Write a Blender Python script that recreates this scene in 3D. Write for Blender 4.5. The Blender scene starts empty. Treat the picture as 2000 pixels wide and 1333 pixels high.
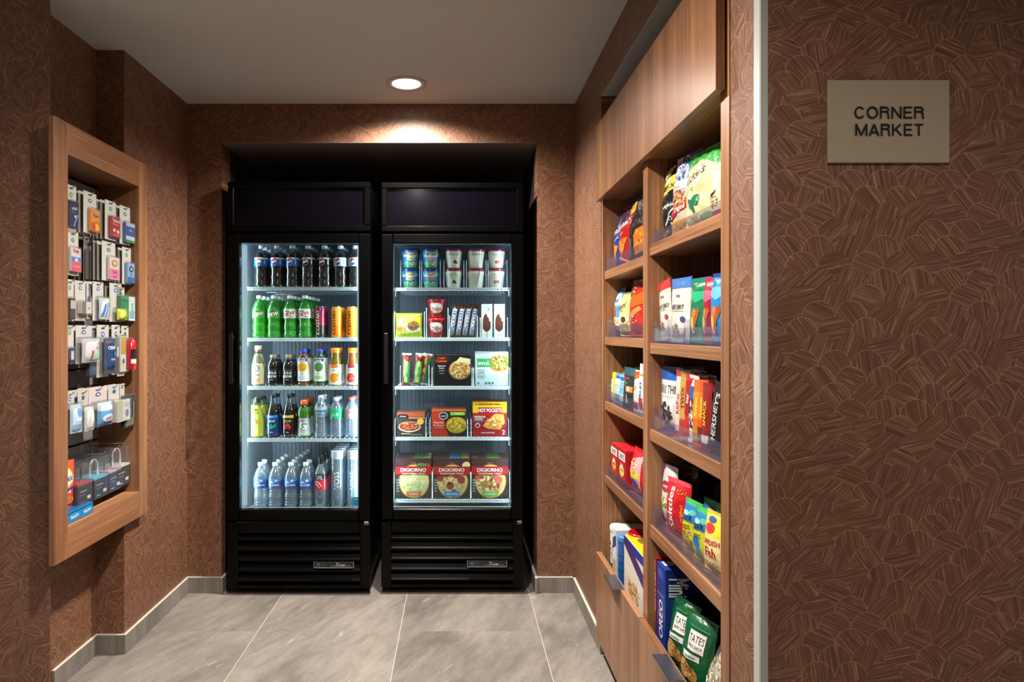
import bpy, math, random
from mathutils.geometry import tessellate_polygon
from mathutils import Vector, Matrix, noise
R=math.radians
sc=bpy.context.scene; COL=sc.collection
# ---------------------------------------------------------------- camera, world, light, exposure
F,XV,YV,H=1333.33,893.0,650.0,1.293          # focal length in pixels (24 mm), vanishing point, eye height
CEIL=2.432
cam=bpy.data.cameras.new('camera'); co=bpy.data.objects.new('camera',cam); COL.objects.link(co)
cam.sensor_width=36; cam.lens=24; cam.shift_x=.0535; cam.shift_y=-.00825; cam.clip_start=.02
co.location=(0,0,H); co.rotation_euler=(R(90),0,0); sc.camera=co
vs=sc.view_settings; vs.view_transform='Standard'; vs.look='None'; vs.gamma=1; vs.use_curve_mapping=False
vs.exposure=0.0
w=bpy.data.worlds.new('world'); sc.world=w; w.use_nodes=True
w.node_tree.nodes['Background'].inputs[0].default_value=(1,.88,.78,1); w.node_tree.nodes['Background'].inputs[1].default_value=.5
cy=sc.cycles; cy.max_bounces=7; cy.transparent_max_bounces=24; cy.caustics_reflective=False; cy.caustics_refractive=False
cy.sample_clamp_indirect=4
def light(name,kind,loc,rot,power,col,size=.1,size_y=None,spot=None,blend=.5,spread=None):
    l=bpy.data.lights.new(name,kind); l.energy=power; l.color=col
    if kind=='AREA':
        l.size=size
        if size_y: l.shape='RECTANGLE'; l.size_y=size_y
        else: l.shape='DISK'
        if spread: l.spread=spread
    else: l.shadow_soft_size=size
    if kind=='SPOT': l.spot_size=spot; l.spot_blend=blend
    o=bpy.data.objects.new(name,l); o.location=loc; o.rotation_euler=rot; COL.objects.link(o); return o
WARM=(1,.91,.82)
L1=(-.232,3.118); L2=(-.30,1.62)
light('downlight_lamp','SPOT',(L1[0],L1[1],CEIL-.012),(0,0,0),390,WARM,.035,spot=R(156),blend=.9)
light('downlight_lamp','SPOT',(L2[0],L2[1],CEIL-.012),(0,0,0),325,WARM,.045,spot=R(160),blend=.85)
light('corridor_lamp','SPOT',(.15,.35,CEIL-.012),(0,0,0),78,WARM,.06,spot=R(150),blend=.6)
light('corridor_lamp','SPOT',(1.7,-.3,CEIL-.012),(0,0,0),24,WARM,.06,spot=R(150),blend=.6)
COOL=(.78,.90,1.0)
LED_POWER=7.5
# ---------------------------------------------------------------- colours and materials
def lin(h):
    if not isinstance(h,str): return (*h,1)
    v=[int(h[i:i+2],16)/255 for i in (0,2,4)]
    return tuple((c/12.92 if c<=.04045 else ((c+.055)/1.055)**2.4) for c in v)+(1,)
class NG:
    def __init__(s,name):
        s.m=bpy.data.materials.new(name); s.m.use_nodes=True; s.t=s.m.node_tree; s.t.nodes.clear()
        s.out=s.n('OutputMaterial')
    def n(s,t,**k):
        x=s.t.nodes.new('ShaderNode'+t)
        for a,b in k.items(): setattr(x,a,b)
        return x
    def put(s,v,inp):
        if hasattr(v,'is_output'): s.t.links.new(v,inp)
        else: inp.default_value=v
    def M(s,op,a,b=None,c=None):
        x=s.n('Math',operation=op)
        for i,v in enumerate((a,b,c)):
            if v is not None: s.put(v,x.inputs[i])
        return x.outputs[0]
    def xyz(s,a,b,c):
        x=s.n('CombineXYZ'); s.put(a,x.inputs[0]); s.put(b,x.inputs[1]); s.put(c,x.inputs[2]); return x.outputs[0]
    def noise(s,v,scale,detail=2,rough=.5,dist=0):
        x=s.n('TexNoise'); s.put(v,x.inputs['Vector']); x.inputs['Scale'].default_value=scale
        x.inputs['Detail'].default_value=detail; x.inputs['Roughness'].default_value=rough; x.inputs['Distortion'].default_value=dist
        return x.outputs[0]
    def ramp(s,v,*st):
        x=s.n('ValToRGB'); e=x.color_ramp.elements
        for i,(p,c) in enumerate(st):
            q=e[i] if i<2 else e.new(p)
            q.position=p; q.color=lin(c)
        s.put(v,x.inputs[0]); return x.outputs[0]
    def mix(s,f,a,b,mode='MIX'):
        x=s.n('Mix',data_type='RGBA',blend_type=mode); s.put(f,x.inputs[0]); s.put(a,x.inputs[6]); s.put(b,x.inputs[7]); return x.outputs[2]
    def pos(s):
        g=s.n('NewGeometry'); x=s.n('SeparateXYZ'); s.t.links.new(g.outputs['Position'],x.inputs[0]); return x.outputs
    def bsdf(s,col,rough=.5,spec=.5,metal=0,coat=0,trans=0,bump=None,bs=.2,bd=.001,emit=None,es=0,ior=1.45):
        b=s.n('BsdfPrincipled'); s.put(col,b.inputs['Base Color']); s.put(rough,b.inputs['Roughness'])
        b.inputs['Specular IOR Level'].default_value=spec; b.inputs['Metallic'].default_value=metal
        b.inputs['Coat Weight'].default_value=coat; b.inputs['Transmission Weight'].default_value=trans; b.inputs['IOR'].default_value=ior
        if emit: b.inputs['Emission Color'].default_value=emit; b.inputs['Emission Strength'].default_value=es
        if bump is not None:
            u=s.n('Bump'); u.inputs['Strength'].default_value=bs; u.inputs['Distance'].default_value=bd
            s.put(bump,u.inputs['Height']); s.t.links.new(u.outputs[0],b.inputs['Normal'])
        s.t.links.new(b.outputs[0],s.out.inputs[0]); return b
def simple(name,hexc,rough=.5,**k):
    g=NG(name); nz=g.noise(g.xyz(*g.pos()),40,3)
    c=g.mix(g.M('MULTIPLY',nz,.25),lin(hexc),tuple(x*.8 for x in lin(hexc)[:3])+(1,))
    g.bsdf(c,rough,**k); return g.m
def wallpaper(name,axis):
    g=NG(name); P=g.pos(); S=1/.0315
    u=g.M('MULTIPLY',P[axis],S); v=g.M('MULTIPLY',P[2],S)
    n=g.M('FLOOR',v); f=g.M('SUBTRACT',v,n)
    par=g.M('FLOORED_MODULO',n,2.0)
    a=g.M('ROUND',g.M('MULTIPLY',g.M('SUBTRACT',u,par),.5))
    uc=g.M('ADD',g.M('MULTIPLY',a,2.0),par)
    du=g.M('SUBTRACT',u,uc)
    d1=g.M('SQRT',g.M('ADD',g.M('MULTIPLY',du,du),g.M('MULTIPLY',f,f)))
    inn=g.M('LESS_THAN',d1,1.0)
    par2=g.M('SUBTRACT',1.0,par)
    a2=g.M('ROUND',g.M('MULTIPLY',g.M('SUBTRACT',u,par2),.5))
    uc2=g.M('ADD',g.M('MULTIPLY',a2,2.0),par2)
    cu=g.M('ADD',g.M('MULTIPLY',inn,uc),g.M('MULTIPLY',par2,0.0))
    cu=g.M('ADD',cu,g.M('MULTIPLY',g.M('SUBTRACT',1.0,inn),uc2))
    cv=g.M('ADD',n,g.M('SUBTRACT',1.0,inn))
    wn=g.n('TexWhiteNoise',noise_dimensions='2D'); g.put(g.xyz(cu,cv,0.0),wn.inputs['Vector']); rnd=wn.outputs[0]
    ang=g.M('MULTIPLY_ADD',g.M('FLOOR',g.M('MULTIPLY',rnd,6.0)),R(29),R(12))
    cs=g.M('COSINE',ang); sn=g.M('SINE',ang)
    al=g.M('ADD',g.M('MULTIPLY',u,cs),g.M('MULTIPLY',v,sn))
    acr=g.M('SUBTRACT',g.M('MULTIPLY',v,cs),g.M('MULTIPLY',u,sn))
    st=g.noise(g.xyz(g.M('MULTIPLY',acr,12.0),g.M('MULTIPLY',al,.14),g.M('MULTIPLY',rnd,90.0)),1.0,2,.55)
    fi=g.noise(g.xyz(g.M('MULTIPLY',acr,22.0),g.M('MULTIPLY',al,.3),g.M('MULTIPLY',rnd,50.0)),1.0,1)
    c=g.ramp(st,(.34,'543323'),(.50,'68432e'),(.62,'7e5943'),(.74,'967056'))
    ln=g.noise(g.xyz(g.M('MULTIPLY',acr,7.5),g.M('MULTIPLY',al,.16),g.M('MULTIPLY_ADD',rnd,70.0,5.0)),1.0,1,.5)
    line=g.M('MAXIMUM',g.M('SUBTRACT',1.0,g.M('MULTIPLY',g.M('ABSOLUTE',g.M('SUBTRACT',ln,.52)),42.0)),0.0)
    c=g.mix(g.M('MULTIPLY',line,.62),c,lin('c39b7b'))
    c=g.mix(g.M('MULTIPLY',fi,.35),c,lin('60402f'))
    edge=g.M('LESS_THAN',g.M('ABSOLUTE',g.M('SUBTRACT',d1,.985)),.022)
    edge=g.M('MULTIPLY',edge,g.M('GREATER_THAN',rnd,.5))
    c=g.mix(g.M('MULTIPLY',edge,.6),c,lin('a88264'))
    g.bsdf(c,.5,spec=.55,bump=st,bs=.35,bd=.0006); return g.m
def wood(name,along,tone=0,rough=.34):
    g=NG(name); P=g.pos()
    oi=g.n('ObjectInfo').outputs['Random']
    ax=[0,1,2]; ax.remove(along)
    cr=g.M('ADD',P[ax[0]],g.M('MULTIPLY',P[ax[1]],1.13)); al=P[along]
    off=g.M('MULTIPLY',oi,7.0)
    big=g.noise(g.xyz(g.M('MULTIPLY',cr,9.0),g.M('MULTIPLY',al,.9),off),1.0,2,.5,.4)
    fin=g.noise(g.xyz(g.M('MULTIPLY',cr,150.0),g.M('MULTIPLY',al,2.2),off),1.0,4,.65)
    por=g.noise(g.xyz(g.M('MULTIPLY',cr,520.0),g.M('MULTIPLY',al,14.0),off),1.0,2)
    t=g.M('ADD',g.M('MULTIPLY',big,.45),g.M('MULTIPLY',fin,.55))
    c=g.ramp(t,(.30,'5e3c27'),(.45,'7f563a'),(.56,'966b4a'),(.70,'ae8663'))
    c=g.mix(g.M('MULTIPLY',g.M('GREATER_THAN',por,.60),.30),c,lin('5d3923'))
    g.bsdf(c,rough,spec=.45,bump=fin,bs=.12,bd=.0005); return g.m
def stone(name,tile=True):
    g=NG(name); P=g.pos(); oi=g.n('ObjectInfo').outputs['Random']; off=g.M('MULTIPLY',oi,31.0)
    r=R(24); s1=g.M('ADD',g.M('MULTIPLY',P[0],math.cos(r)),g.M('MULTIPLY',P[1],-math.sin(r))); s2=g.M('ADD',g.M('MULTIPLY',P[0],math.sin(r)),g.M('MULTIPLY',P[1],math.cos(r)))
    z=g.M('ADD',off,P[2])
    big=g.noise(g.xyz(g.M('MULTIPLY',s1,3.2),g.M('MULTIPLY',s2,1.4),z),1.0,4,.6,.6)
    med=g.noise(g.xyz(g.M('MULTIPLY',s1,24.0),g.M('MULTIPLY',s2,6.0),z),1.0,5,.7,.5)
    fin=g.noise(g.xyz(g.M('MULTIPLY',s1,260.0),g.M('MULTIPLY',s2,90.0),z),1.0,3,.7)
    t=g.M('ADD',g.M('ADD',g.M('MULTIPLY',big,.48),g.M('MULTIPLY',med,.32)),g.M('MULTIPLY',fin,.20))
    c=g.ramp(t,(.30,'514d48'),(.45,'716c66'),(.56,'878179'),(.70,'9f988f'))
    fl=g.noise(g.xyz(g.M('MULTIPLY',s1,26.0),g.M('MULTIPLY',s2,5.2),g.M('ADD',z,9.0)),1.0,2,.5,1.2)
    c=g.mix(g.ramp(fl,(.69,'000000'),(.73,'a8a8a8')),c,lin('b0aca6'))
    g.bsdf(c,.45,spec=.35,bump=fin,bs=.1,bd=.0004); return g.m
def printed(name,rough,coat=0,bump=0,scale=60,spec=.5,metal=0):
    g=NG(name); a=g.n('Attribute',attribute_name='col'); b=None
    if bump: b=g.noise(g.xyz(*g.pos()),scale,3,.6,.6)
    g.bsdf(a.outputs['Color'],rough,spec=spec,coat=coat,bump=b,bs=bump,bd=.003,metal=metal); return g.m
def clear(name,tint,gloss=.5,rough=.06,haze=0.,hz='ffffff',ior=1.45):
    g=NG(name); tr=g.n('BsdfTransparent'); tr.inputs[0].default_value=lin(tint)
    gl=g.n('BsdfGlossy'); gl.inputs['Roughness'].default_value=rough
    lw=g.n('LayerWeight'); lw.inputs[0].default_value=.5; fr=g.M('MULTIPLY_ADD',g.M('POWER',lw.outputs['Facing'],3.0),.42,.045)
    sh=tr.outputs[0]
    if haze:
        df=g.n('BsdfTranslucent'); df.inputs[0].default_value=lin(hz); d2=g.n('BsdfDiffuse'); d2.inputs[0].default_value=lin(hz)
        ms=g.n('MixShader'); ms.inputs[0].default_value=.6; g.put(df.outputs[0],ms.inputs[1]); g.put(d2.outputs[0],ms.inputs[2])
        m2=g.n('MixShader'); m2.inputs[0].default_value=haze; g.put(sh,m2.inputs[1]); g.put(ms.outputs[0],m2.inputs[2]); sh=m2.outputs[0]
    mx=g.n('MixShader'); g.put(g.M('MULTIPLY',fr,gloss),mx.inputs[0]); g.put(sh,mx.inputs[1]); g.put(gl.outputs[0],mx.inputs[2])
    g.t.links.new(mx.outputs[0],g.out.inputs[0]); return g.m
def liquid_mat():
    g=NG('drink_liquid'); a=g.n('Attribute',attribute_name='col').outputs['Color']
    p=g.n('BsdfPrincipled'); g.put(a,p.inputs['Base Color']); p.inputs['Roughness'].default_value=.12
    tl=g.n('BsdfTranslucent'); g.put(a,tl.inputs[0]); tr=g.n('BsdfTransparent'); g.put(a,tr.inputs[0])
    m=g.n('MixShader'); m.inputs[0].default_value=.30; g.put(tl.outputs[0],m.inputs[1]); g.put(tr.outputs[0],m.inputs[2])
    m2=g.n('MixShader'); m2.inputs[0].default_value=.6; g.put(p.outputs[0],m2.inputs[1]); g.put(m.outputs[0],m2.inputs[2])
    g.t.links.new(m2.outputs[0],g.out.inputs[0]); return g.m
def glow(name,col,strength):
    g=NG(name); e=g.n('Emission'); e.inputs[0].default_value=(*col,1); e.inputs[1].default_value=strength
    g.t.links.new(e.outputs[0],g.out.inputs[0]); return g.m
WPX=wallpaper('wallpaper_facing_room',0); WPY=wallpaper('wallpaper_side',1)
WZ=wood('walnut_upright',2); WY=wood('walnut_lengthwise',1); WX=wood('walnut_crosswise',0)
STONE=stone('stone_tile'); GROUT=simple('grout','b9aea2',.8)
CEILM=simple('ceiling_paint','c0c1c0',.9); NICHE=simple('niche_paint','a9a8a4',.9); DARK=simple('dark_paint','17120f',.8)
BLACK=simple('black_enamel','020202',.26,spec=.16); BLACKM=simple('black_matte','040404',.55,spec=.2)
PAPER=printed('printed_board',.38,.15); FOIL=printed('printed_foil_bag',.26,.25,.55,90); PLAS=printed('coloured_plastic',.22,.3)
CARD=printed('printed_card',.55); STEEL=simple('brushed_steel','b9bcbf',.3,metal=1.0,spec=.5); WIRE=simple('white_coated_wire','c9d4dc',.35)
LINER=simple('cooler_liner_shaded','6a7784',.45); LINERW=simple('cooler_liner_side','c4d0d8',.35)  # back liner: white metal, its colour darkened for the dim light back there
GLASS=clear('door_glass','f4fbfa',.7,.0,ior=1.45); ACRYL=clear('clear_acrylic','f4f2f8',1.0,.05,haze=.05,hz='d8d4ee')
ACRYL2=clear('clear_bin_plastic','f8fbfc',.5,.05)
PET=clear('clear_bottle_plastic','e6eef2',1.9,.07,haze=.012); WATERM=clear('water_bottle_body','c6d6e0',3.2,.10,haze=.24,hz='d6e8f6')
POUCH=clear('clear_pouch_film','f4f4f4',1.2,.12,haze=.05); LIQ=liquid_mat(); LEDM=glow('led_strip',COOL,9)
# ---------------------------------------------------------------- mesh helpers
class MB:
    def __init__(s): s.v=[];s.f=[];s.c=[];s.s=[]
    def face(s,pts,col='ffffff',smooth=False):
        i=len(s.v); s.v+= [tuple(p) for p in pts]; s.f.append(tuple(range(i,i+len(pts)))); s.c.append(col); s.s.append(smooth)
    def mesh(s,vs,fs,col='ffffff',smooth=False):
        i=len(s.v); s.v+=[tuple(p) for p in vs]
        for f in fs: s.f.append(tuple(a+i for a in f)); s.c.append(col(f) if callable(col) else col); s.s.append(smooth)
    def box(s,x0,y0,z0,x1,y1,z1,col='ffffff',b=0):
        x0,x1=sorted((x0,x1)); y0,y1=sorted((y0,y1)); z0,z1=sorted((z0,z1))
        if b<=0:
            v=[(x0,y0,z0),(x1,y0,z0),(x1,y1,z0),(x0,y1,z0),(x0,y0,z1),(x1,y0,z1),(x1,y1,z1),(x0,y1,z1)]
            s.mesh(v,[(3,2,1,0),(4,5,6,7),(0,1,5,4),(1,2,6,5),(2,3,7,6),(3,0,4,7)],col); return
        b=min(b,(x1-x0)*.45,(y1-y0)*.45,(z1-z0)*.45); v=[];idx={}
        for i in (0,1):
            for j in (0,1):
                for k in (0,1):
                    X,Y,Z=(x0,x1)[i],(y0,y1)[j],(z0,z1)[k]; sx,sy,sz=(b,-b)[i],(b,-b)[j],(b,-b)[k]
                    for a,p in enumerate(((X,Y+sy,Z+sz),(X+sx,Y,Z+sz),(X+sx,Y+sy,Z))): idx[i,j,k,a]=len(v); v.append(p)
        q=lambda *a:tuple(idx[t] for t in a); fs=[]
        for i in (0,1):
            f=q((i,0,0,0),(i,1,0,0),(i,1,1,0),(i,0,1,0)); fs.append(f if i else f[::-1])
            f=q((0,i,0,1),(1,i,0,1),(1,i,1,1),(0,i,1,1)); fs.append(f[::-1] if i else f)
            f=q((0,0,i,2),(1,0,i,2),(1,1,i,2),(0,1,i,2)); fs.append(f if i else f[::-1])
            for j in (0,1):
                fs.append(q((i,j,0,0),(i,j,1,0),(i,j,1,1),(i,j,0,1))); fs.append(q((i,0,j,0),(i,1,j,0),(i,1,j,2),(i,0,j,2))); fs.append(q((0,i,j,1),(1,i,j,1),(1,i,j,2),(0,i,j,2)))
                for k in (0,1): fs.append(q((i,j,k,0),(i,j,k,1),(i,j,k,2)))
        s.mesh(v,fs,col)
    def prism(s,poly,z0,z1,col='ffffff'):
        n=len(poly); v=[(x,y,z0) for x,y in poly]+[(x,y,z1) for x,y in poly]
        s.mesh(v,[tuple(range(n))[::-1],tuple(range(n,2*n))]+[(i,(i+1)%n,(i+1)%n+n,i+n) for i in range(n)],col)
    def lathe(s,prof,seg=20,col='ffffff',c=(0,0),flute=None,cols=None):
        vs=[];fs=[];cl=[]
        for k,(r,z) in enumerate(prof):
            for i in range(seg):
                a=2*math.pi*i/seg; rr=r if not flute else r*(1+flute(a,z))
                vs.append((c[0]+rr*math.sin(a),c[1]-rr*math.cos(a),z))
        for k in range(len(prof)-1):
            for i in range(seg):
                j=(i+1)%seg; a,b,d,e=k*seg+i,k*seg+j,(k+1)*seg+j,(k+1)*seg+i
                fs.append((a,b,d,e)); cl.append(cols[k] if cols else col)
        i0=len(s.v); s.v+=vs
        for f,q in zip(fs,cl): s.f.append(tuple(x+i0 for x in f)); s.c.append(q); s.s.append(True)
    def tube(s,pts,r,seg=6,col='ffffff'):
        pts=[Vector(p) for p in pts]; vs=[];n=len(pts)
        for i,p in enumerate(pts):
            d=(pts[min(i+1,n-1)]-pts[max(i-1,0)]).normalized(); up=Vector((0,0,1)) if abs(d.z)<.9 else Vector((1,0,0))
            a=d.cross(up).normalized(); b=a.cross(d)
            for k in range(seg):
                t=2*math.pi*k/seg; vs.append(p+a*(r*math.cos(t))+b*(r*math.sin(t)))
        fs=[(i*seg+k,i*seg+(k+1)%seg,(i+1)*seg+(k+1)%seg,(i+1)*seg+k) for i in range(n-1) for k in range(seg)]
        fs+=[tuple(range(seg)),tuple(range((n-1)*seg,n*seg))[::-1]]
        s.mesh(vs,fs,col,True)
    def grid(s,fn,nu,nv,col,smooth=True,flip=False):
        vs=[fn(i/nu,j/nv) for j in range(nv+1) for i in range(nu+1)]
        fs=[(j*(nu+1)+i,j*(nu+1)+i+1,(j+1)*(nu+1)+i+1,(j+1)*(nu+1)+i) for j in range(nv) for i in range(nu)]
        if flip: fs=[f[::-1] for f in fs]
        i0=len(s.v); s.v+=[tuple(p) for p in vs]
        for n,f in enumerate(fs):
            s.f.append(tuple(x+i0 for x in f)); s.c.append(col((n%nu+.5)/nu,(n//nu+.5)/nv) if callable(col) else col); s.s.append(smooth)
    def build(s,name,mat,parent=None,label=None,kind=None):
        me=bpy.data.meshes.new(name); me.from_pydata(s.v,[],s.f)
        at=me.color_attributes.new('col','FLOAT_COLOR','CORNER'); a=[]
        cc={}
        for f,c in zip(s.f,s.c):
            if c not in cc: cc[c]=tuple(q*.80 for q in lin(c)[:3])+(1,)
            a+=list(cc[c])*len(f)
        at.data.foreach_set('color',a); me.polygons.foreach_set('use_smooth',s.s); me.materials.append(mat); me.update()
        o=bpy.data.objects.new(name,me); COL.objects.link(o); o.parent=parent
        if label: o['label']=label
        if kind: o['kind']=kind
        return o
def thing(name,label,cat,loc=(0,0,0),rz=0,group=None,tilt=(0,0)):
    o=bpy.data.objects.new(name,None); o.empty_display_size=.02; COL.objects.link(o)
    o.location=loc; o.rotation_euler=(tilt[0],tilt[1],rz); o['label']=label; o['category']=cat
    if group: o['group']=group
    return o
KIDS={}
def dup(root,loc,label,rz=None,group=None,tilt=None,name=None):
    c=root.copy(); COL.objects.link(c); c.location=loc; c['label']=label
    if name: c.name=name
    if rz is not None: c.rotation_euler.z=rz
    if tilt: c.rotation_euler.x,c.rotation_euler.y=tilt
    if group: c['group']=group
    def kids(a,b):
        for ch in list(a.children):
            d=ch.copy(); COL.objects.link(d); d.parent=b; kids(ch,d)
    kids(root,c); return c
def mesh_thing(mb,name,mat,label,cat,group=None):
    o=mb.build(name,mat); o['label']=label; o['category']=cat
    if group: o['group']=group
    return o
def struct(mb,name,mat): return mb.build(name,mat,kind='structure')
# ---------------------------------------------------------------- print on surfaces
TXT={}
def text_mesh(t,bold):
    k=(t,bold)
    if k not in TXT:
        cu=bpy.data.curves.new('t','FONT'); cu.body=t; cu.resolution_u=2; cu.size=1; cu.offset=.0
        cu.align_x='CENTER'; ob=bpy.data.objects.new('t',cu); COL.objects.link(ob)
        me=ob.evaluated_get(bpy.context.evaluated_depsgraph_get()).to_mesh()
        vs=[(v.co.x,v.co.y) for v in me.vertices]; fs=[tuple(p.vertices) for p in me.polygons]
        bpy.data.objects.remove(ob)
        x0=min(v[0] for v in vs);x1=max(v[0] for v in vs);y0=min(v[1] for v in vs);y1=max(v[1] for v in vs)
        hh=.73
        TXT[k]=([((x-(x0+x1)/2)/hh,(y-hh/2 if y0>-.08 else y-(y0+y1)/2)/hh) for x,y in vs],fs,(x1-x0)/hh)
    return TXT[k]
def art(mb,S,items,w,h,d0=.0005,dl=.0002,cell=.007,text=None):
    S_=S; S=lambda u,v,d:S_(min(max(u,0),1),min(max(v,0),1),d)
    for n,it in enumerate(items):
        k=it[0]; d=d0+dl*n
        if k=='R':
            _,a,b,c,e,col=it; nu=max(1,int((c-a)*w/cell)); nv=max(1,int((e-b)*h/cell))
            mb.grid(lambda p,q:S(a+(c-a)*p,b+(e-b)*q,d),nu,nv,col,True)
        elif k=='E':
            _,a,b,ru,rv,col=it; ns=14 if max(ru*w,rv*h)<.012 else 26; rings=max(1,int(max(ru*w,rv*h)/cell)); vs=[S(a,b,d)]
            for r in range(1,rings+1):
                for i in range(ns):
                    t=2*math.pi*i/ns; vs.append(S(a+ru*r/rings*math.cos(t),b+rv*r/rings*math.sin(t),d))
            fs=[(0,1+i,1+(i+1)%ns) for i in range(ns)]
            for r in range(rings-1):
                o=1+r*ns
                fs+=[(o+i,o+ns+i,o+ns+(i+1)%ns,o+(i+1)%ns) for i in range(ns)]
            mb.mesh(vs,fs,col,True)
        elif k=='P':
            pl=it[1]
            for tri in tessellate_polygon([[Vector((a,b,0)) for a,b in pl]]):
                A,B,Cc=[pl[i] for i in tri]; e=max(math.hypot((p[0]-q[0])*w,(p[1]-q[1])*h) for p,q in ((A,B),(B,Cc),(Cc,A))); m=max(1,int(e/cell))
                idx={}; vs=[]
                for i in range(m+1):
                    for j in range(m+1-i):
                        idx[i,j]=len(vs); f,g2=i/m,j/m; vs.append(S(A[0]+(B[0]-A[0])*f+(Cc[0]-A[0])*g2,A[1]+(B[1]-A[1])*f+(Cc[1]-A[1])*g2,d))
                fs=[(idx[i,j],idx[i+1,j],idx[i,j+1]) for i in range(m) for j in range(m-i)]+[(idx[i+1,j],idx[i+1,j+1],idx[i,j+1]) for i in range(m) for j in range(m-i-1)]
                mb.mesh(vs,fs,it[2],True)
        elif k=='S':
            _,a,b,ru,rv,m,cols=it; rg=random.Random(int(a*977+b*331+m))
            for i in range(int(m*1.9)):
                t=rg.random()*6.28; q=rg.random()**.5; r=.16+.16*rg.random(); cx=a+ru*q*math.cos(t)*.85; cyy=b+rv*q*math.sin(t)*.85; an=rg.random()*3.14
                pts=[]
                for j in range(6):
                    f=j/6*6.28; px,py=r*math.cos(f),r*.55*math.sin(f)
                    pts.append(S(cx+ru*(px*math.cos(an)-py*math.sin(an))*.6,cyy+rv*(px*math.sin(an)+py*math.cos(an))*.6,d+i*.00001))
                mb.face(pts,cols[i%len(cols)],True)
        elif k=='T':
            it=tuple(it)+(0,1.0,True,0)[len(it)-6:] if len(it)<10 else it
            _,t,a,b,hh,col,rot,mw,bold,sh=it
            vs,fs,tw=text_mesh(t,bold); s=hh*h; sx=s
            lim=mw*(h if abs(abs(rot)-90)<30 else w)
            if tw*s>lim: sx=lim/tw
            cr,sr=math.cos(R(rot)),math.sin(R(rot)); out=[]
            for x,y in vs:
                px,py=(x+sh*y)*sx,y*s
                out.append(S(a+(px*cr-py*sr)/w,b+(px*sr+py*cr)/h,d+.0003))
            (text or mb).mesh(out,fs,col,False)
            if bold:
                for o in (-.035,.035):
                    o2=[]
                    for x,y in vs:
                        px,py=(x+sh*y)*sx+o*sx,y*s
                        o2.append(S(a+(px*cr-py*sr)/w,b+(px*sr+py*cr)/h,d+.0003+abs(o)*.001+o*.0005))
                    (text or mb).mesh(o2,fs,col,False)
def flatS(w,h,y=0.): return lambda u,v,d:((u-.5)*w,y-d,v*h)
def cylS(prof,arc):
    def rad(z):
        for (r0,z0),(r1,z1) in zip(prof,prof[1:]):
            if z0<=z<=z1: return r0+(r1-r0)*((z-z0)/(z1-z0) if z1>z0 else 0)
        return prof[-1][0]
    return lambda z0,z1:(lambda u,v,d:((rad(z0+(z1-z0)*v)+d)*math.sin((u-.5)*arc),-(rad(z0+(z1-z0)*v)+d)*math.cos((u-.5)*arc),z0+(z1-z0)*v))
# ---------------------------------------------------------------- product builders (front faces local -Y, base at z 0)
def box_item(name,label,cat,w,h,d,base,items,loc,rz=0,side=None,top=None,topart=(),group=None,tilt=(0,0),mat=None):
    t=thing(name,label,cat,loc,rz,group,tilt); m=MB(); m.box(-w/2,0,0,w/2,d,h,side or base,min(.0015,w*.1))
    m.build('carton',mat or PAPER,t)
    p=MB(); tx=MB(); e=.0015; p.face([(-w/2+e,-.0002,e),(w/2-e,-.0002,e),(w/2-e,-.0002,h-e),(-w/2+e,-.0002,h-e)],base)
    art(p,flatS(w,h),items,w,h,text=tx)
    if top: p.face([(-w/2+e,e,h+.0002),(w/2-e,e,h+.0002),(w/2-e,d-e,h+.0002),(-w/2+e,d-e,h+.0002)],top)
    if topart: art(p,lambda u,v,q:((u-.5)*w,v*d,h+q),topart,w,d)
    p.build('printed_front',mat or PAPER,t)
    if tx.f: tx.build('lettering',mat or PAPER,t)
    return t
def bag_fn(w,h,d,seed,seal=.06,crinkle=.003,pinch=.05,wavy=0):
    def S(u,v,q):
        tt=(v-seal)/(1-2*seal)
        b=(max(0,math.sin(math.pi*u))**.55)*(max(0,math.sin(math.pi*min(1,max(0,tt))))**.5) if 0<tt<1 else 0
        x=(u-.5)*w*(1-pinch*(math.sin(math.pi*v) if 0<v<1 else 0))
        nz=noise.noise(Vector((u*w*38+seed*7,v*h*30,seed)))*crinkle*(.3+b)
        y=-(d/2)*b-nz
        if v>1-seal or v<seal: y+=.0012*math.sin(u*w*900)*0+wavy*math.sin(u*5+seed)*.004
        return (x,y+d/2-q,v*h)
    return S
def bag_item(name,label,cat,w,h,d,base,items,loc,rz=0,seed=1,seal_col=None,back=None,group=None,tilt=(0,0),seal=.06,crinkle=.003,shade=None,mat=None,wavy=0,pinch=.05):
    t=thing(name,label,cat,loc,rz,group,tilt); S=bag_fn(w,h,d,seed,seal,crinkle,pinch,wavy); nu=max(10,int(w/.006)); nv=max(14,int(h/.007)); m=MB()
    m.grid(lambda u,v:S(u,seal+v*(1-2*seal),0),nu,nv,base)
    m.grid(lambda u,v:(lambda p:(p[0],d-p[1],p[2]))(S(u,seal+v*(1-2*seal),0)),nu,nv,back or base,flip=True)
    m.build('pouch_body',mat or FOIL,t)
    for nm,a,b in (('top_seal',1-seal,1.),('bottom_seal',0.,seal)):
        k=MB()
        def Z(u,v,a=a,b=b):
            p=S(u,a+(b-a)*v,0); zig=.0007*math.sin(v*math.pi*6); return (p[0],p[1]+zig,p[2])
        k.grid(Z,nu,6,seal_col or base); k.grid(lambda u,v:(lambda p:(p[0],p[1]+.0008,p[2]))(Z(u,v)),nu,6,seal_col or base,flip=True)
        k.build(nm,mat or FOIL,t)
    if items:
        p=MB(); tx=MB(); art(p,S,items,w,h,d0=.0009,dl=.0002,text=tx)
        if p.f: p.build('printed_front',mat or FOIL,t)
        if tx.f: tx.build('lettering',PAPER,t)
    return t
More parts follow.
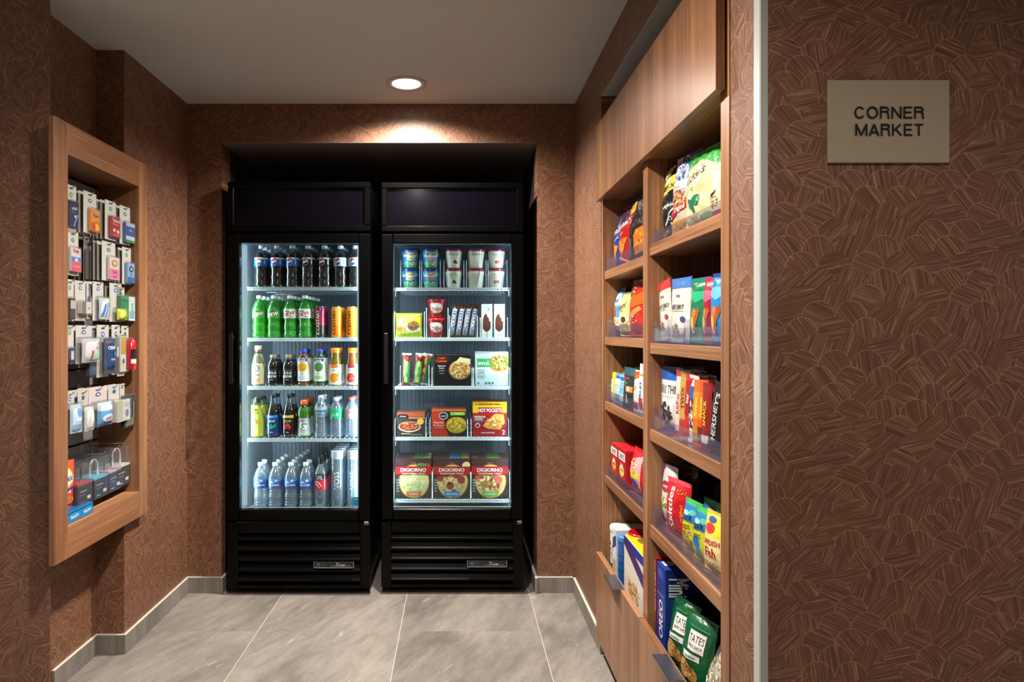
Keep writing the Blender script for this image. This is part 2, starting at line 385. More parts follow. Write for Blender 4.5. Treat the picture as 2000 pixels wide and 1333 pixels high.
SODA=[(0,.0),(.62,.0),(.86,.008),(.97,.03),(1,.07),(.97,.12),(.92,.16),(.97,.21),(1,.27),(.93,.33),(.90,.38),(.97,.44),(1,.48),(1,.66),(.95,.71),(.78,.79),(.55,.86),(.36,.905),(.33,.925),(.33,.95)]
TEA=[(0,0),(.9,0),(1,.02),(1,.50),(.93,.58),(.70,.70),(.50,.82),(.44,.92),(.44,.95)]
SQJ=[(0,0),(.95,0),(1,.02),(1,.74),(.9,.80),(.62,.86),(.5,.89),(.5,.95)]
ORJ=[(0,0),(.95,0),(1,.03),(1,.35),(.96,.5),(.83,.66),(.68,.78),(.66,.87),(.66,.95)]
MLK=[(0,0),(.95,0),(1,.03),(1,.46),(.95,.58),(.78,.72),(.58,.82),(.52,.88),(.52,.95)]
BREW=[(0,0),(.95,0),(1,.03),(.95,.2),(.86,.45),(1,.55),(.97,.68),(.8,.78),(.5,.88),(.46,.90),(.46,.95)]
SPORT=[(0,0),(.9,0),(1,.03),(.93,.2),(.88,.45),(.93,.55),(1,.62),(.98,.72),(.85,.80),(.55,.86),(.45,.88),(.45,.95)]
CYL=[(0,0),(.95,0),(1,.015),(1,.80),(.99,.84),(.97,.85),(.97,.95)]
LONGN=[(0,0),(.9,0),(1,.02),(1,.62),(.93,.70),(.66,.79),(.42,.85),(.34,.88),(.33,.95)]
def bottle_item(name,label,cat,r,h,prof,loc,liquid=None,fill=.84,cap=('ffffff',.9,.42),sleeve=None,items=(),body=None,arc=2.0,group=None,ribs=0,rz=0,neck=None):
    t=thing(name,label,cat,loc,rz,group); pr=[(a*r,b*h) for a,b in prof]
    if ribs:
        fine=[]; 
        for (a,b),(c,e) in zip(pr,pr[1:]):
            n=max(1,int((e-b)/.0035))
            for i in range(n): fine.append((a+(c-a)*i/n,b+(e-b)*i/n))
        fine.append(pr[-1]); pr2=[(a*(1+(ribs*math.sin(z/h*2*math.pi*17) if z<h*.42 and a>r*.6 else 0)),z) for a,z in fine]
    else: pr2=pr
    m=MB(); m.lathe(pr2,20,'ffffff'); m.build('bottle',body or PET,t)
    if liquid:
        m=MB(); q=[(max(0,a-.0012),b+.001) for a,b in pr2 if b<=fill*h]; S0=cylS(pr,1)(0,h); ra=S0(.5,fill,0)[1]; q+=[(-ra-.0012,fill*h),(0,fill*h)]
        m.lathe(q,20,liquid); m.build('drink',LIQ if liquid!='0b0605' else PLAS,t)
    cc,c0,cr=cap; m=MB(); rc=cr*r
    m.lathe([(rc*.97,c0*h),(rc,c0*h+.002),(rc,h*.99),(rc*.93,h),(0,h)],18,cc,flute=lambda a,z:.03*math.sin(a*18)); m.build('cap',PLAS,t)
    if neck: m=MB(); m.lathe([(rc*.9,neck[1]*h),(rc*.9,c0*h)],16,neck[0]); m.build('neck_band',PLAS,t)
    if sleeve:
        a,b,col=sleeve; CS=cylS(pr,arc); S=CS(a*h,b*h); m=MB(); full=cylS(pr,2*math.pi)(a*h,b*h)
        m.grid(lambda u,v:full(u,v,.0005),22,max(2,int((b-a)*h/.012),len(col) if isinstance(col,list) else 1),col if not isinstance(col,(list,tuple)) else (lambda u,v:col[min(len(col)-1,int(v*len(col)))]))
        m.build('wrap_label',PLAS,t)
        if items:
            p=MB(); tx=MB(); art(p,S,items,arc*r,(b-a)*h,d0=.0010,dl=.00015,text=tx)
            if p.f: p.build('label_print',PLAS,t)
            if tx.f: tx.build('lettering',PLAS,t)
    return t
def pw(x,y,X):            # pixel on a plane of constant X -> depth and height
    Z=F*X/(x-XV); return Z,H-(y-YV)*Z/F
def pz(x,y,Z): return (x-XV)*Z/F,H-(y-YV)*Z/F
# ================================================================ the room
ZB=3.396; XL=-1.3426; XL2=-1.4557; ZC=2.7525; XR=.5847; AX0,AX1,AZ=-1.172,.3974,2.241
m=MB()   # back wall with the opening of the cooler alcove
m.box(-2.0,ZB,0,AX0,ZB+.13,2.6); m.box(AX1,ZB,0,1.2,ZB+.13,2.6); m.box(AX0,ZB,AZ,AX1,ZB+.13,2.6); struct(m,'wall_back',WPX)
m=MB(); m.box(AX0-.06,ZB+.13,0,AX0-.001,4.3,2.5); m.box(AX1+.001,ZB+.13,0,AX1+.06,4.3,2.5); m.box(AX0-.06,4.3,0,AX1+.06,4.36,2.5); struct(m,'wall_alcove',DARK)
m=MB(); m.box(AX0,ZB+.001,AZ-.003,AX1,4.3,AZ+.06); struct(m,'trim_1',simple('soffit_paint','77726e',.8))
NZ0,NZ1=.555,1.975   # niche cut in the side wall for the display case
m=MB()
m.prism([(XL2,ZC-.0005),(XL2,2.443),(-1.359,2.28),(-1.62,2.28),(-1.62,ZC-.0005)],0,NZ0); m.prism([(XL2,ZC-.0005),(XL2,2.443),(-1.359,2.28),(-1.62,2.28),(-1.62,ZC-.0005)],NZ1,2.6)
m.box(-1.62,2.30,NZ0,-1.515,2.86,NZ1)
for a,b in ((0,NZ0),(NZ1,2.6)): m.box(-1.62,ZC,a,XL,ZB,b)
m.box(-1.62,2.86,NZ0,XL,ZB,NZ1); struct(m,'wall_left',WPY)
m=MB(); m.box(-1.62,ZC-.001,0,XL-.0005,ZC,NZ0); m.box(-1.62,ZC-.001,NZ1,XL-.0005,ZC,2.6); struct(m,'wall_left_return',WPX)
m=MB(); m.box(-3.4,2.278,0,-1.359,2.2799,2.6); struct(m,'wall_front_left',WPX)
m=MB()  # right wall with the pantry niche
PZ0,PZ1=1.4605,2.772; NT=2.257
m.box(XR,PZ1,0,.75,ZB+.0,2.6); m.box(XR,1.3115,0,.75,PZ0,2.6); m.box(XR,PZ0,NT,.75,PZ1,2.6); struct(m,'wall_right',WPY)
m=MB(); m.box(.75,PZ1,0,1.1,ZB,2.6); m.box(1.05,1.3115,0,1.15,PZ1,2.6); struct(m,'wall_right_outer',simple('rough_board','3a2a20',.8))
m=MB(); m.box(XR+.002,PZ0,NT-.004,1.05,PZ1,NT+.0); struct(m,'trim_2',NICHE)
m=MB(); m.box(.592,1.3105,0,3.4,1.3115,2.6); m.box(.62,1.3116,0,3.4,1.38,2.6); struct(m,'wall_front_right',WPX)
m=MB(); m.box(.5795,1.3075,0,.5965,1.336,2.6,b=.002); struct(m,'trim_3',simple('corner_guard_paint','a9aba6',.35))
m=MB(); m.box(-3.4,-1.7,CEIL,3.4,4.4,CEIL+.08); struct(m,'ceiling',CEILM)
m=MB(); m.box(-3.4,-1.75,0,3.4,-1.7,2.6); struct(m,'wall_behind',simple('corridor_wall','7a5a48',.8))
m=MB(); m.box(-3.4,-1.7,-.08,3.4,4.4,-.0015); fl=struct(m,'floor',GROUT)
XS=[-1.479,-.8635,-.248,.3565,.966]; J=[2.956,3.366,2.956,3.366]; L=1.2192; g=.0016
for i in range(4):
    y=J[i]+L
    while y>0:
        a,b=max(y-L,-.2),min(y,4.3); x0,x1=XS[i]+g,XS[i+1]-g
        if i==3: x1=.62 if True else x1
        t=MB(); t.box(x0,a+g,-.012,x1,b-g,0,b=.0008); t.build('tile',STONE,fl); y-=L
# stone skirting with its pale top edge
def skirt(name,x0,y0,x1,y1):
    m=MB(); m.box(x0,y0,0,x1,y1,.0765,b=.001); o=struct(m,name,STONE)
    k=MB(); k.box(x0,y0,.0766,x1,y1,.0785); k.build('edge_strip',simple('pale_edge','cfc7bb',.4),o)
T=.011
skirt('baseboard_back',XL,ZB-T,AX0-.001,ZB); skirt('baseboard_back_right',AX1+.001,ZB-T,XR-T,ZB)
skirt('baseboard_left',XL,ZC-T,XL+T,ZB-T-.0005); skirt('baseboard_left_return',XL2+T,ZC-T-.0012,XL,ZC-.0012)
skirt('baseboard_left_recess',XL2,2.45,XL2+T,ZC-.0012); skirt('baseboard_right',XR-T,PZ1-.03,XR,ZB-T-.0005)
skirt('baseboard_alcove_left',AX0,ZB-.02,AX0+.012,4.2); skirt('baseboard_alcove_right',AX1-.012,ZB-.02,AX1,4.2)
# recessed ceiling lights
def downlight(x,y,label):
    t=thing('recessed_ceiling_light',label,'ceiling light',(x,y,CEIL)); m=MB()
    m.lathe([(.062,.0),(.092,-.0005),(.092,-.004),(.068,-.005),(.062,.0)],40,'cfc8c0'); m.build('trim_ring',CARD,t)
    m=MB(); m.lathe([(0,-.0015),(.064,-.0015),(.064,-.0035),(0,-.0035)],32); m.build('glowing_lens',glow('lamp_lens',(1,.95,.88),14),t)
downlight(L1[0],L1[1],'round recessed ceiling light glowing white in front of the coolers')
downlight(L2[0],L2[1],'round recessed ceiling light between the shelf wall and the wooden display case')
# wall sign
zs=lambda y:H-(y-YV)*1.305/F
xs=lambda x:(x-XV)*1.305/F
t=thing('wall_sign','brushed bronze rectangular sign on the patterned wall at the right','sign',((xs(1617)+xs(1854.5))/2,1.3104,zs(318)))
sw,sh=xs(1854.5)-xs(1617),zs(156.5)-zs(318); m=MB(); m.box(-sw/2,-.006,0,sw/2,0,sh,b=.0006); m.build('plate',simple('bronze_plate','b3a58e',.42,metal=.55,spec=.5),t)
m=MB(); S=flatS(sw,sh,-.006); px=lambda x:(x-1617)/237.5; py=lambda y:(318-y)/161.5
def arc(cx,cy,rx,ry,a0,a1,n=18): return [(cx+rx*math.cos(R(a0+(a1-a0)*i/n)),cy+ry*math.sin(R(a0+(a1-a0)*i/n))) for i in range(n+1)]
h_=.07; RR=[[(h_,0),(h_,1)],[(h_,1-h_),(.40,1-h_)]+arc(.40,.755,.20,.175,90,-90,12)+[(h_,.58-h_*0)],[(.40,.58)]+[(.53,.53),(.585,.42),(.60,.12),(.63,0)]]
GLY={'C':(.74,[arc(.38,.5,.31,.44,40,320,26)]),'O':(.80,[arc(.40,.5,.33,.44,0,360,32)]),'R':(.70,RR),'N':(.72,[[(h_,0),(h_,1)],[(h_,.96),(.65,.04)],[(.65,0),(.65,1)]]),
'E':(.64,[[(h_,0),(h_,1)],[(h_,1-h_),(.60,1-h_)],[(h_,.52),(.56,.52)],[(h_,h_),(.61,h_)]]),'M':(.86,[[(h_,0),(h_,1)],[(h_,.97),(.43,.05)],[(.43,.05),(.79,.97)],[(.79,0),(.79,1)]]),
'A':(.72,[[(.05,0),(.36,.97)],[(.36,.97),(.67,0)],[(.17,.30),(.55,.30)]]),'K':(.72,[[(h_,0),(h_,1)],[(h_,.36),(.60,.97)],[(.28,.56),(.66,.02)]]),'T':(.64,[[(.32,0),(.32,1)],[(.02,1-h_),(.62,1-h_)]])}
for s,x0_,x1_,y0_ in (('CORNER',1667.5,1804,232.3),('MARKET',1669,1802.5,266)):
    tw=sum(GLY[c][0] for c in s)+.10*(len(s)-1); kx=(x1_-x0_)/tw; ky=23.4; x=0; lw=.080; kk_=0
    for c in s:
        for pl in GLY[c][1]:
            kk_=kk_; 
            for j,(p,q_) in enumerate(zip(pl,pl[1:])):
                kk_=.0008+.00002*len(m.f)%.0012; dx,dy=(q_[0]-p[0])*kx,(q_[1]-p[1])*ky; L_=math.hypot(dx,dy) or 1; nx,ny=-dy/L_*lw*ky,dx/L_*lw*ky; e=.02*ky if len(pl)>2 else 0; ex,ey=dx/L_*e,dy/L_*e
                P4=[(x0_+(x+p[0])*kx-ex+nx*a,y0_-(p[1]*ky-ey+ny*a)) for a in (1,-1)]+[(x0_+(x+q_[0])*kx+ex+nx*a,y0_-(q_[1]*ky+ey+ny*a)) for a in (-1,1)]
                m.face([S(px(u),py(v),kk_) for u,v in P4],'0c0a0a')
        x+=GLY[c][0]+.10
m.build('lettering',CARD,t)
m=MB(); rg=random.Random(4)
for i in range(13):
    if i==6: continue
    for a in range(2):
        for b in range(3):
            if rg.random()<.5:
                cx,cyy=px(1700+i*6+a*2.4),py(277+b*4); x,y,z=S(cx,cyy,0)
                m.mesh([(x+.0006*math.cos(q*1.2566),y,z+.0006*math.sin(q*1.2566)) for q in range(5)]+[(x,y-.0006,z)],[(q,(q+1)%5,5) for q in range(5)],'9a8b74')
m.build('braille',simple('bronze_dots','9a8b74',.35,metal=.5),t,kind='stuff')

# ================================================================ coolers
BARM=glow('lit_liner_glow',(.55,.75,.86),.75)  # glowing bar added to imitate the bright band of the LED-lit side liner
def cooler(name,label,cx,yf,wide_band):
    t=thing(name,label,'cooler',(cx,yf,0)); W=.35
    m=MB(); m.box(-W+.004,.05,.06,-W+.026,.76,2.034,b=.004); m.box(W-.026,.05,.06,W-.004,.76,2.034,b=.004); m.box(-W+.026,.71,.06,W-.026,.76,2.034); m.box(-W+.026,.05,1.78,W-.026,.71,2.034); m.box(-W+.026,.06,.06,W-.026,.71,.36)
    m.build('cabinet_shell',BLACK,t)
    
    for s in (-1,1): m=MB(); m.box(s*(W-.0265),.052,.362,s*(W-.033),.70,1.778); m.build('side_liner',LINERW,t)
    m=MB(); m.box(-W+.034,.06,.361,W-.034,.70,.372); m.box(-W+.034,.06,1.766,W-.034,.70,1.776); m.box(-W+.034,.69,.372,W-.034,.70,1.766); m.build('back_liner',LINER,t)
    m=MB()
    for i in range(27): x=-.302+i*.604/26; m.box(x-.008,.684,.40,x+.008,.69,1.74,b=.002)
    m.build('back_ribs',LINER,t)
    # header
    m=MB(); z0,z1=1.792,2.034
    m.box(-W,0,z0,W,.05,z0+.028,b=.004); m.box(-W,0,z1-.028,W,.05,z1,b=.004); m.box(-W,0,z0+.028,-W+.03,.05,z1-.028,b=.004); m.box(W-.03,0,z0+.028,W,.05,z1-.028,b=.004); h=m.build('header_frame',BLACK,t)
    m=MB(); m.box(-W+.03,.012,z0+.028,W-.03,.045,z1-.028); m.build('header_panel',simple('header_acrylic','040307',.14,spec=.22),h)
    # door
    a,b=.368,1.7795; gx=.292; g0,g1=.423,1.734; m=MB()
    m.box(-W,0,a,-gx,.045,b,b=.005); m.box(gx,0,a,W,.045,b,b=.005); m.box(-gx,0,a,gx,.045,g0,b=.004); m.box(-gx,0,g1,gx,.045,b,b=.004)
    m.box(-W+.02,-.003,a+.012,W-.02,.001,a+.016); d=m.build('door',BLACK,t)
    m=MB(); m.box(-gx-.004,.016,g0-.004,gx+.004,.020,g1+.004); m.build('glass_pane',GLASS,d)
    m=MB(); m.box(-gx-.042,-.030,1.04,-gx-.022,-.022,1.29,b=.003); m.box(-gx-.040,-.022,1.05,-gx-.024,0,1.07); m.box(-gx-.040,-.022,1.26,-gx-.024,0,1.28); m.build('handle',simple('dark_handle','1b1b1d',.35,metal=.5),d)
    m=MB(); m.box(W-.03,-.004,a-.02,W-.006,.03,a-.004,b=.002); m.build('hinge',simple('hinge_metal','77777a',.35,metal=.8),d)
    for s in (-1,1):
        k=.278 if wide_band else .2945; m=MB(); m.box(s*.303,.066,g0+.004,s*k,.082,g1-.004,b=.002); m.build('lit_liner_band',BARM,t)
        m=MB(); m.box(s*(gx+.008),.047,g0+.01,s*(gx+.020),.060,g1-.01,b=.002); m.build('led_strip',LEDM,t)
        l=light('cooler_led','AREA',(cx+s*(gx+.011),yf+(.086 if wide_band else .066),1.08),(R(90),0,R(s*40)),LED_POWER,COOL,.018,1.26,spread=R(165))
    for za_ in (g0-.012,g1+.001): m=MB(); m.box(-gx,.047,za_,gx,.056,za_+.010,b=.001); m.build('gasket',WIRE,t)
    # louvred grille
    m=MB(); m.box(-W,.002,.035,-W+.05,.05,.355,b=.003); m.box(W-.05,.002,.035,W,.05,.355,b=.003); m.box(-W+.05,.002,.305,W-.05,.05,.355,b=.003); m.box(-W+.05,.002,.035,W-.05,.05,.05)
    m.box(-W+.05,.035,.05,W-.05,.05,.305,'000000'); gr=m.build('grille_frame',BLACK,t)
    for i in range(5):
        z=.085+i*.0515; m=MB(); v=[(-W+.05,.004,z-.017),(W-.05,.004,z-.017),(W-.05,.004,z-.011),(-W+.05,.004,z-.011),(W-.05,.034,z+.020),(-W+.05,.034,z+.020),(W-.05,.034,z+.012),(-W+.05,.034,z+.012)]
        m.mesh(v,[(0,1,2,3),(3,2,4,5),(0,7,6,1)]); m.build('louvre',BLACK,gr)
    bd=MB(); bd.box(.075,-.003,.138,.270,.004,.168,'101416',.001); bd.box(.075,-.004,.137,.270,.0,.1395,'a8acae'); bd.box(.268,-.004,.137,.271,0,.168,'7c8082'); bd.box(.074,-.004,.137,.0765,0,.168,'7c8082')
    bb=bd.build('badge',PLAS,t)
    q=MB(); art(q,lambda u,v,d:(.076+u*.194,-.003-d,.139+v*.029),[('R',.03,.12,.32,.9,'14313a'),('E',.11,.5,.035,.25,'5f7f8b'),('E',.11,.5,.02,.14,'14313a'),('T','True',.66,.52,.62,'c9cdd0',0,.5,False,.35),('R',.42,.28,.93,.33,'aeb2b5')],.194,.029); q.build('badge_print',PLAS,bb)
    for x in (-.28,.28):
        for y in (.1,.66): m=MB(); m.lathe([(0,0),(.03,0),(.03,.04),(.02,.062),(0,.062)],14,c=(x,y)); m.build('caster',BLACKM,t)
    return t
def wire_shelf(root,z,y0=.095,y1=.66,front_h=.017,hw=.290,lip=False):
    m=MB(); m.box(-hw,y0,z-front_h,hw,y0+.004,z-front_h+.0045); m.box(-hw,y0,z-.0035,hw,y0+.004,z)
    n=34
    for i in range(n+1):
        x=-hw+2*hw*i/n; m.box(x-.0032,y0,z-front_h+.003,x+.0032,y0+.003,z-.003)
    m.box(-hw,y0+.006,z-.014,hw,y0+.008,z-.004)
    for i in range(24): x=-hw+.012+i*(2*hw-.024)/23; m.box(x-.0014,y0+.004,z-.0032,x+.0014,y1,z-.0004)
    for y in (y0+.18,y0+.37,y1): m.box(-hw,y-.002,z-.007,hw,y+.002,z-.0032)
    o=m.build('shelf',WIRE,root)
    for s in (-1,1):
        k=MB(); k.mesh([(s*hw,y0+.01,z-.018),(s*hw,y0+.10,z-.018),(s*hw,y0+.01,z-.045),(s*(hw-.003),y0+.01,z-.018),(s*(hw-.003),y0+.10,z-.018),(s*(hw-.003),y0+.01,z-.045)],[(0,1,2),(5,4,3),(0,2,5,3),(1,4,5,2)]); k.build('shelf_bracket',WIRE,o)
    return o
C1X,C1Y=-.778,3.352; C2X,C2Y=-.025,3.366
c1=cooler('drinks_cooler','tall black glass-door cooler filled with bottled drinks',C1X,C1Y,True)
c2=cooler('freezer_cooler','tall black glass-door freezer holding ice cream and frozen meals',C2X,C2Y,False)
SZ1=[1.523,1.266,1.0215,.758]; SZ2=[1.521,1.268,1.0215,.763]
for z in SZ1: wire_shelf(c1,z)
wire_shelf(c1,.398)
for z in SZ2: wire_shelf(c2,z)
wire_shelf(c2,.447)

# ================================================================ wooden display case on the left wall
t=thing('wooden_display_case','walnut framed wall case with slatted back holding toiletry packs on pegs','display case',(0,0,0))
XF=-1.3107; ya,yb,za,zb=2.218,2.888,.532,2.0; oa,ob,oc,od=2.299,2.8135,.639,1.893; th=.017
for n,(y0,y1,z0,z1,mt) in (('stile',(ya,oa,za,zb,WZ)),('stile',(ob,yb,za,zb,WZ)),('rail',(oa,ob,od,zb,WY)),('rail',(oa,ob,za,oc,WY))):
    m=MB(); m.box(XF-th,y0,z0,XF,y1,z1,b=.0008); m.build(n,mt,t)
XBK=-1.478; q=.016
for y_ in (oa-q,ob): m=MB(); m.box(XBK-.02,y_,oc-q,XF-th,y_+q,od+q); m.build('side_board',WZ,t)
for z_ in (oc-q,od): m=MB(); m.box(XBK-.02,oa,z_,XF-th,ob,z_+q); m.build('end_board',WY,t)
SLAT=simple('grey_slatwall','7c7e7a',.45); m=MB(); m.box(XBK-.018,oa,oc,XBK-.010,ob,od); bp=m.build('back_board',BLACKM,t)
zz=oc
while zz<od-.01:
    m=MB(); m.box(XBK-.010,oa,zz,XBK,ob,min(zz+.066,od),b=.002); m.build('slat',SLAT,bp); zz+=.0735

# ================================================================ pantry shelving in the right wall
XC,XD=.583,.558; XBACK=.92; YS=2.118
SHL=[(1.504,1.538),(1.243,1.275),(.984,1.019),(.688,.724)]; SHR=[(1.527,1.562),(1.228,1.2605),(.962,.998),(.665,.705)]
def unit(label,y0,y1,ends,shelves,dy0,dy1,tab):
    t=thing('pantry_cabinet',label,'cabinet',(0,0,0)); pt=.0235
    for a in (y0,y1-pt):
        m=MB(); m.box(XC,a,.10,XBACK,a+pt,2.11,b=.0008); m.build('side_panel',WZ,t)
    if ends: m=MB(); m.box(XC-.001,y0-.0265,.10,XC+.06,y0-.0005,2.11); m.build('filler_strip',WZ,t)
    else: m=MB(); m.box(XC+.02,y1,.10,XC+.05,y1+.016,2.11); m.build('filler_strip',BLACKM,t)
    m=MB(); m.box(XBACK,y0,.10,XBACK+.012,y1,2.11); m.build('back_panel',wood('walnut_back',2),t)
    for a,b in shelves:
        m=MB(); m.box(XC+.007,y0+pt,a,XBACK,y1-pt,b,b=.0015); m.build('shelf',WY,t)
    m=MB(); m.box(XC+.001,y0+pt,1.825,XBACK,y1-pt,1.847); m.box(XC+.001,y0+pt,2.088,XBACK,y1-pt,2.11); m.build('shelf',WY,t)
    m=MB(); m.box(XC+.007,y0+pt,.315,XBACK,y1-pt,.335); m.box(XC+.007,y0+pt,.10,XBACK,y1-pt,.12); m.build('drawer_box',WY,t)
    m=MB(); m.box(XD,dy0,1.818,XD+.020,dy1,2.119,b=.0008); m.build('upper_door',WZ,t)
    m=MB(); m.box(XD,dy0,.071,XD+.020,dy1,.411,b=.0008); dd=m.build('drawer_front',WZ,t)
    m=MB(); m.box(XD,dy0+.001,.4112,XD+.020,dy1-.001,.4132); m.build('edge_band',wood('walnut_edge',1),dd)
    m=MB(); m.box(XD-.027,tab-.071,.4138,XD+.014,tab+.071,.4165,b=.0005); m.box(XD-.028,tab-.071,.4115,XD-.0262,tab+.071,.4165); m.build('pull_tab',simple('pull_metal','a4a4a6',.3,metal=1.0),dd)
    m=MB(); m.box(XC+.05,y0,0,XC+.07,y1,.10); m.build('toe_kick',BLACKM,t)
    return t
unit('walnut pantry cabinet unit beside the coolers, farther from the camera',YS,2.755,False,SHL,2.1055,2.742,2.402)
unit('walnut pantry cabinet unit next to the white corner trim',1.4875,YS-.0005,True,SHR,1.474,2.1025,1.79)
def guard(label,y0,y1,z,hh=.045,nd=5,off=0,x=.5945):
    t=thing('acrylic_shelf_guard',label,'shelf divider',(x,(y0+y1)/2,z+.0005)); Lh=(y1-y0)/2
    m=MB(); m.box(0,-Lh,0,.002,Lh,hh); m.build('front_lip',ACRYL,t); m=MB(); m.box(.002,-Lh,0,.24,Lh,.0015); m.build('base_tray',ACRYL,t)
    for i in range(nd):
        y=-Lh+.003+(2*Lh-.006)*i/max(1,nd-1); m=MB(); m.box(.003,y-.0007,.0016,.24,y+.0007,hh*1.5+off); m.build('divider',ACRYL,t)
for i,(a,b) in enumerate(SHL+[(0,.335)]):
    o=('top','second','third','fourth','bottom')[i]
    guard('clear acrylic guard on the %s shelf of the far pantry unit'%o,2.150,2.722,b,nd=2)
for i,(a,b) in enumerate(SHR+[(0,.335)]):
    o=('top','second','third','fourth','bottom')[i]
    guard('clear acrylic guard on the %s shelf of the near pantry unit'%o,1.52,2.085,b,hh=(.03,.045,.045,.045,.05)[i],nd=(2,5,2,2,2)[i])
# ================================================================ bottles and cans in the drinks cooler
ORD=['front one','second from the front','third from the front','fourth from the front','fifth from the front','sixth from the front']
def col_x(px,cy,dy=.16): return (px-XV)*(cy+dy)/F
def column(px,z,n,make,what,step,x_dy=.148,jit=.0015):
    x=col_x(px,C1Y,x_dy); y=C1Y+x_dy; rg=random.Random(px); k=(n>1)
    r0=make(what+(', '+ORD[0] if k else ''),(x,y,z))
    for i in range(1,n): dup(r0,(x+rg.uniform(-jit,jit),y+i*step,z),what+', '+ORD[i],rz=rg.uniform(-.15,.15))
    return r0
GL=[('E',.40,.5,.19,.42,'e8ecf2'),('P',[(.24,.62),(.30,.86),(.42,.91),(.52,.84),(.56,.72),(.44,.66),(.34,.50)],'d42a30'),('P',[(.27,.30),(.38,.38),(.50,.44),(.55,.32),(.42,.12),(.32,.14)],'1f4fae')]
def logo_cola(rim='e8ecf2',low='1f4fae',txt='e8f0ff'): return [('E',.40,.5,.19,.42,rim),('P',[(.22,.56),(.26,.80),(.36,.90),(.46,.88),(.56,.76),(.58,.64),(.44,.66),(.34,.52)],'d42a30'),('P',[(.24,.32),(.36,.36),(.50,.48),(.57,.42),(.52,.20),(.40,.10),(.28,.16)],low),('T','pepsi',.82,.5,.20,txt,90,.8)]
CR,CH=.0365,.216
def cola(lab,base,items): return lambda l,p: bottle_item('cola_bottle',l,'bottle',CR,CH,SODA,p,liquid='0b0605',fill=.83,cap=('dfe6ec',.925,.42),sleeve=(.50,.70,base),items=items,ribs=.02,group='cola bottles on the top shelf of the drinks cooler')
z=SZ1[0]
B='top shelf'
column(511,z,3,cola('',['1668c8','1668c8','1668c8','1668c8','1668c8','e4eef6'],logo_cola()),'blue-labelled dark cola bottle, leftmost on the top shelf',.078)
column(541.5,z,3,cola('',['1668c8']*5+['e4eef6'],logo_cola()),'blue-labelled dark cola bottle, middle of the three blue columns',.078)
column(571.5,z,3,cola('',['1668c8']*5+['e4eef6'],logo_cola()),'blue-labelled dark cola bottle, beside the black-labelled ones',.078)
column(602,z,3,cola('',['15171a']*5+['d5d8dc'],logo_cola(low='15171a')),'black-labelled cola bottle, left one of the two black-label columns',.078)
column(634,z,3,cola('',['15171a']*5+['d5d8dc'],logo_cola(low='15171a')),'black-labelled cola bottle, right one of the two black-label columns',.078)
column(665,z,3,cola('',['b9c7d6']*5+['f0f4f8'],logo_cola(txt='28406a')),'silver-labelled cola bottle, left one of the two silver-label columns',.078)
column(694,z,3,cola('',['b9c7d6']*5+['f0f4f8'],logo_cola(txt='28406a')),'silver-labelled cola bottle, rightmost on the top shelf',.078)
z=SZ1[1]
DW=[('P',[(.12,.22),(.30,.42),(.62,.62),(.92,.80),(.86,.52),(.55,.28),(.30,.10)],'c7372f'),('T','Mtn',.42,.74,.24,'1f5c2e',14,.6),('T','DEW',.54,.44,.36,'f3f3ea',14,.9,True,.2)]
DD=[('R',.02,.02,.98,.98,'cfd6d2')]+[('T','Mtn',.36,.78,.22,'2a6a3a',14,.6),('T','DIET',.70,.20,.16,'444a48',0,.4),('T','DEW',.52,.50,.42,'b8302c',14,.95,True,.2)]
def dew(base,it): return lambda l,p: bottle_item('citrus_soda_bottle',l,'bottle',CR,.217,SODA,p,liquid='58c848',fill=.86,cap=('e6f0ec',.925,.42),sleeve=(.46,.68,base),items=it,ribs=.02,body=GREENPET,group='green soda bottles on the second shelf')
GREENPET=clear('green_bottle_plastic','d4f6d6',1.4,.08,haze=.08,hz='7fe08a')
column(507,z,4,dew('3e9b45',DW),'bright green soda bottle with green label, leftmost column',.078)
column(535.6,z,4,dew('3e9b45',DW),'bright green soda bottle with green label, second column',.078)
column(567,z,4,dew('b9c9bf',DD),'bright green soda bottle with silver label, third column',.078)
column(596,z,5,dew('b9c9bf',DD),'bright green soda bottle with silver label, next to cans',.078)
def can_item(c1,c2,lab_txt='KICKSTART'):
    def mk(l,p):
        t=thing('tall_can',l,'can',p,0,'tall cans on the second shelf'); r,h=.0292,.160; m=MB()
        pr=[(0,.001),(r*.82,0),(r*.86,.003),(r,.012),(r,h*.2),(r,h*.4),(r,h*.6),(r,h*.8),(r,h-.016),(r*.82,h-.003)]
        m.lathe(pr,24,c1,cols=['9aa0a6','9aa0a6',c2,c2,c2,c1,c1,c1,c1]); m.build('can_body',PLAS,t)
        m=MB(); m.lathe([(r*.82,h-.003),(r*.85,h),(r*.80,h),(r*.78,h-.004),(0,h-.004)],24,'c4c9ce'); m.build('rim',STEEL,t)
        p_=MB(); S=cylS([(r,0),(r,h)],1.9)(.012,h-.016); art(p_,S,[('R',.16,.0,.55,.42,c2),('T',lab_txt,.36,.5,.30/1.9*.85,'f4ead8' if c2!='e87a12' else '3c1c10',90,.97),('R',.78,.05,.80,.95,'f0d0a0')],1.9*r,h-.028); p_.build('can_print',PLAS,t); return t
    return mk
column(625.4,z,2,can_item('8e1d4b','26242a'),'dark magenta tall can beside the green bottles',.064)
column(657,z,3,can_item('f08a1e','e87a12'),'orange tall can, left of the two orange columns',.064)
column(687,z,3,can_item('f08a1e','e87a12'),'orange tall can, rightmost on its shelf',.064)
z=SZ1[2]
